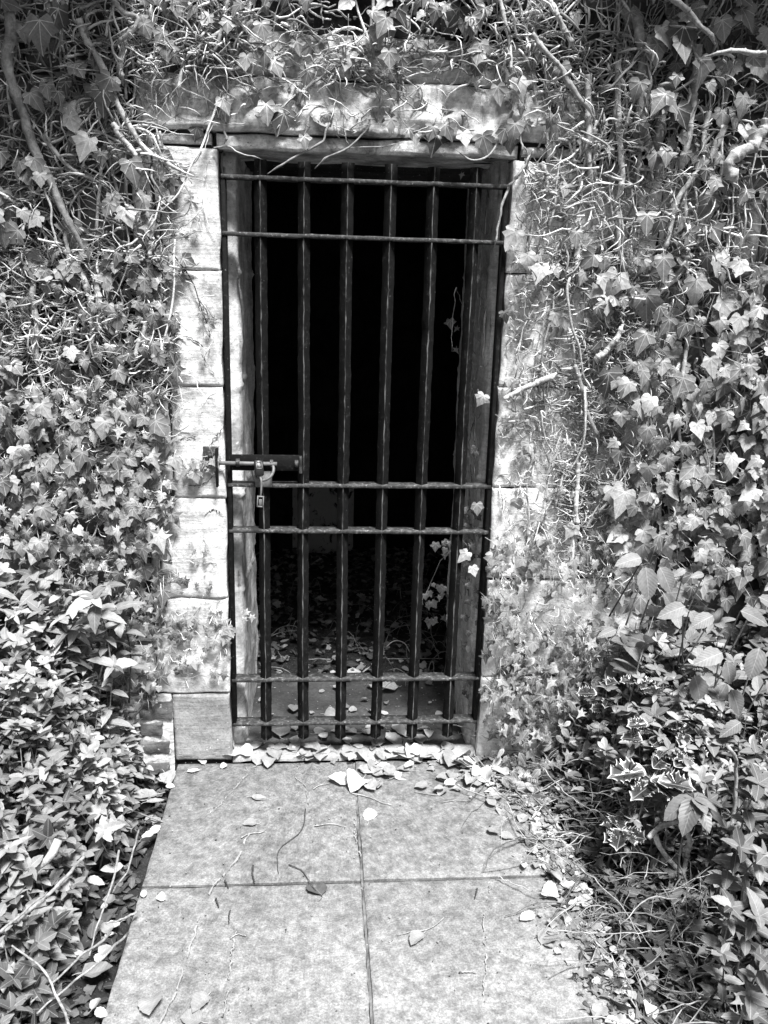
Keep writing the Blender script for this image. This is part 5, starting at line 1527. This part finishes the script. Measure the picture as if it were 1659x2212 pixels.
drift = {
 'pale curled dead leaf in the drift along the door threshold': (C7, .018, [(190, 590, 110), (250, 600, 70), (350, 575, 80), (410, 575, 60), (465, 548, 50), (400, 515, 100), (560, 600, 60), (580, 580, 90), (640, 590, 110), (700, 590, 70), (740, 545, 60), (620, 560, 80), (850, 560, 70), (805, 565, 50), (890, 555, 70), (985, 575, 90), (1060, 575, 80), (1100, 545, 70), (1150, 590, 80), (1210, 580, 70), (1090, 600, 60), (950, 590, 60), (300, 560, 60), (330, 605, 80), (510, 610, 60), (720, 615, 50), (1240, 610, 60), (220, 575, 70), (470, 590, 70), (870, 590, 60), (780, 590, 60), (1010, 560, 60)]),
 'dead leaf lying under the bottom rail of the gate': (C7, .018, [(560, 495, 60), (600, 490, 60), (640, 490, 60), (770, 495, 80), (800, 480, 60), (820, 470, 50), (930, 500, 100), (1010, 500, 70), (1040, 505, 50), (1080, 480, 50), (700, 480, 50), (910, 465, 60), (1140, 480, 50), (470, 480, 50), (860, 480, 60), (980, 480, 60)]),
 'pale dead leaf heaped at the top of the centre joint': (C7, .006, [(870, 640, 90), (920, 620, 80), (735, 740, 95), (800, 720, 110), (850, 700, 80), (900, 700, 60), (940, 670, 80), (965, 725, 90), (880, 740, 70), (820, 745, 70), (1085, 630, 80), (1100, 640, 60), (840, 660, 70), (830, 690, 60)]),
 'dead leaf in the drift piled against the undergrowth right of the door': (C7, .012, [(1265, 600, 110), (1250, 690, 60), (1350, 660, 70), (1410, 690, 80), (1490, 680, 60), (1250, 645, 60), (1500, 745, 60), (1440, 740, 90), (1560, 770, 80), (1470, 855, 50), (1320, 620, 80), (1380, 640, 70), (1330, 700, 70), (1290, 660, 60), (1460, 720, 70), (1540, 700, 80), (1590, 740, 70), (1400, 740, 60), (1620, 700, 70), (1130, 755, 60), (1215, 765, 60), (1360, 720, 80), (1240, 720, 60), (1480, 780, 60)]),
 'dead leaf among the stems trailing over the right edge of the path': (C8, .006, [(515, 1665, 40), (562, 1668, 32), (355, 1220, 50), (420, 1220, 35), (480, 1265, 90), (555, 1250, 70), (600, 1070, 55), (425, 1010, 60), (440, 780, 110), (240, 850, 90), (300, 820, 70), (680, 1370, 100), (580, 1430, 60), (800, 1660, 45), (1060, 1650, 60), (1010, 1800, 90), (1170, 1810, 100), (1030, 1970, 80), (470, 1330, 40), (540, 1380, 80), (780, 1985, 80), (400, 540, 80), (860, 2060, 60), (160, 1040, 60), (230, 1070, 60), (380, 870, 60), (640, 1420, 70), (700, 1460, 50), (330, 1000, 60), (1150, 1210, 60), (640, 960, 60), (720, 770, 60)]),
 'dead leaf on the threshold stone behind the bars': (C7, .02, [(650, 260, 45), (590, 290, 35), (460, 355, 60), (355, 400, 26), (540, 395, 26), (610, 395, 60), (730, 355, 35), (745, 390, 50), (830, 325, 35), (920, 335, 28), (835, 250, 38), (975, 268, 90), (830, 375, 45), (1135, 345, 22), (1165, 400, 35), (1150, 250, 38), (930, 400, 40), (770, 180, 80), (910, 100, 30), (285, 335, 25), (700, 440, 40), (870, 430, 40)]),
 'dead leaf on the dark soil beside the left edge of the path': (C6, .0, [(515, 1590, 60), (620, 1170, 90), (740, 940, 60), (790, 800, 115), (690, 790, 70), (650, 870, 60), (670, 960, 60), (720, 1030, 60), (820, 740, 50), (770, 730, 60), (580, 1330, 50), (600, 1440, 70), (550, 1500, 60), (720, 1320, 40), (580, 860, 60), (540, 900, 50), (500, 960, 60), (640, 760, 70), (700, 660, 60), (830, 690, 80), (740, 830, 80), (760, 1000, 60), (480, 1880, 60)]),
}
for lab, (C, z, pts) in drift.items():
    for x, y, L_ in (pts + [(a + rng.normal(0, 26), b + abs(rng.normal(0, 14)), c * rng.uniform(.6, 1)) for a, b, c in pts[::2]] if 'threshold,' not in lab and 'rail' not in lab and 'bars' not in lab else pts):
        pt = C(x, y); fallen(*pt, size(*pt, L_, .4048 if C is C8 else .4298), lab, lab.replace('pale curled ', '').replace('dead leaf', 'dead leaves'), z=z + rng.uniform(0, .008))

# twigs lying on the slabs
TWG = [([(515, 875), (505, 950), (480, 1000), (385, 1075), (375, 1160), (380, 1200)], .0016, M_DARKTWIG, 'long dark bent twig lying across the upper left slab'),
 ([(430, 1155), (490, 1180), (530, 1230), (565, 1285)], .0016, M_DARKTWIG, 'curved dark stalk leading to the crumpled leaf'),
 ([(560, 960), (640, 950), (720, 965)], .0018, M_DRYTWIG, 'pale straight twig left of the centre joint'),
 ([(745, 795), (830, 815), (890, 840), (945, 855)], .0018, M_DRYTWIG, 'pale twig crossing the centre joint near the leaf heap'),
 ([(250, 1160), (248, 1200), (260, 1240)], .0028, M_DARKTWIG, 'short dark forked twig just above the cross joint'),
 ([(65, 1325), (70, 1345), (78, 1367)], .0024, M_DARKTWIG, 'short dark twig below the cross joint at left, the upper of two'),
 ([(137, 1385), (130, 1410), (130, 1450)], .0022, M_DARKTWIG, 'short dark twig below the cross joint at left, the lower of two'),
 ([(553, 775), (590, 755), (640, 745)], .0014, M_DRYTWIG, 'thin pale twig on the upper left slab close to the leaf heap'),
 ([(1300, 1695), (1340, 1693), (1375, 1700)], .002, M_DRYTWIG, 'small pale twig on the lower right slab'),
 ([(1378, 1275), (1372, 1300), (1365, 1325)], .0022, M_DARKTWIG, 'small dark twig on the lower right slab beneath the cross joint'),
 ([(1170, 720), (1215, 740), (1200, 800), (1130, 800), (1060, 790)], .0018, M_DRYTWIG, 'hooked pale twig at the right of the upper slab'),
 ([(190, 1020), (230, 1000), (280, 995), (310, 985)], .0018, M_DRYTWIG, 'curved pale twig on the upper left slab under a folded leaf'),
 ([(1200, 842), (1270, 832), (1345, 836)], .0014, M_DRYTWIG, 'faint straight twig on the upper right slab'),
 ([(1210, 1420), (1180, 1450), (1130, 1480), (1060, 1490), (975, 1512)], .0014, M_DRYTWIG, 'thin twig caught under the curled leaf on the lower right slab'),
 ([(135, 1528), (170, 1505), (215, 1512)], .0015, M_DRYTWIG, 'thin curved twig on the lower left slab'),
 ([(108, 1232), (118, 1250), (128, 1272)], .0026, M_DARKTWIG, 'short dark twig lying over the cross joint at left')]
for pts, r_, m_, lab in TWG:
    Q = smooth_path([at_z(*C7(x, y), .0045 + r_) for x, y in pts], 14); Q[:, :2] += .0006 * rng.normal(0, 1, (14, 2)); Q[:, 2] += .001 * np.abs(vnoise(np.arange(14) * .5, np.zeros(14) + len(lab)))
    mb = MB(); tubes(mb, Q, r_ * np.linspace(1, .6, 14), 6, .9)
    tag(mb.build('twig', m_, loc=tuple(Q[0])), lab, 'twig', 'twigs on the slabs')
# crumbs of grit and bark on the slabs: nobody could count them
mb = MB()
for _ in range(520):
    x = rng.uniform(-.44, .70); y = -1.6 * rng.random() ** 1.2
    s_ = rng.uniform(.0012, .0035)
    v = np.array([[1, 0, 0], [-1, 0, 0], [0, 1, 0], [0, -1, 0], [0, 0, .8], [0, 0, -.5]]) * s_ * rng.uniform(.5, 1.6, (6, 1)) * [1, rng.uniform(.4, 1), .7]
    a = rng.uniform(0, 6.28); v = v @ np.array([[math.cos(a), math.sin(a), 0], [-math.sin(a), math.cos(a), 0], [0, 0, 1]]) + [x, y, .0055]
    mb.add(v, [np.array([[0, 2, 4], [2, 1, 4], [1, 3, 4], [3, 0, 4], [2, 0, 5], [1, 2, 5], [3, 1, 5], [0, 3, 5]])], np.tile([0, 0, rng.random()], (6, 1)))
tag(mb.build('grit', M_DRYTWIG, smooth=False), kind='stuff')
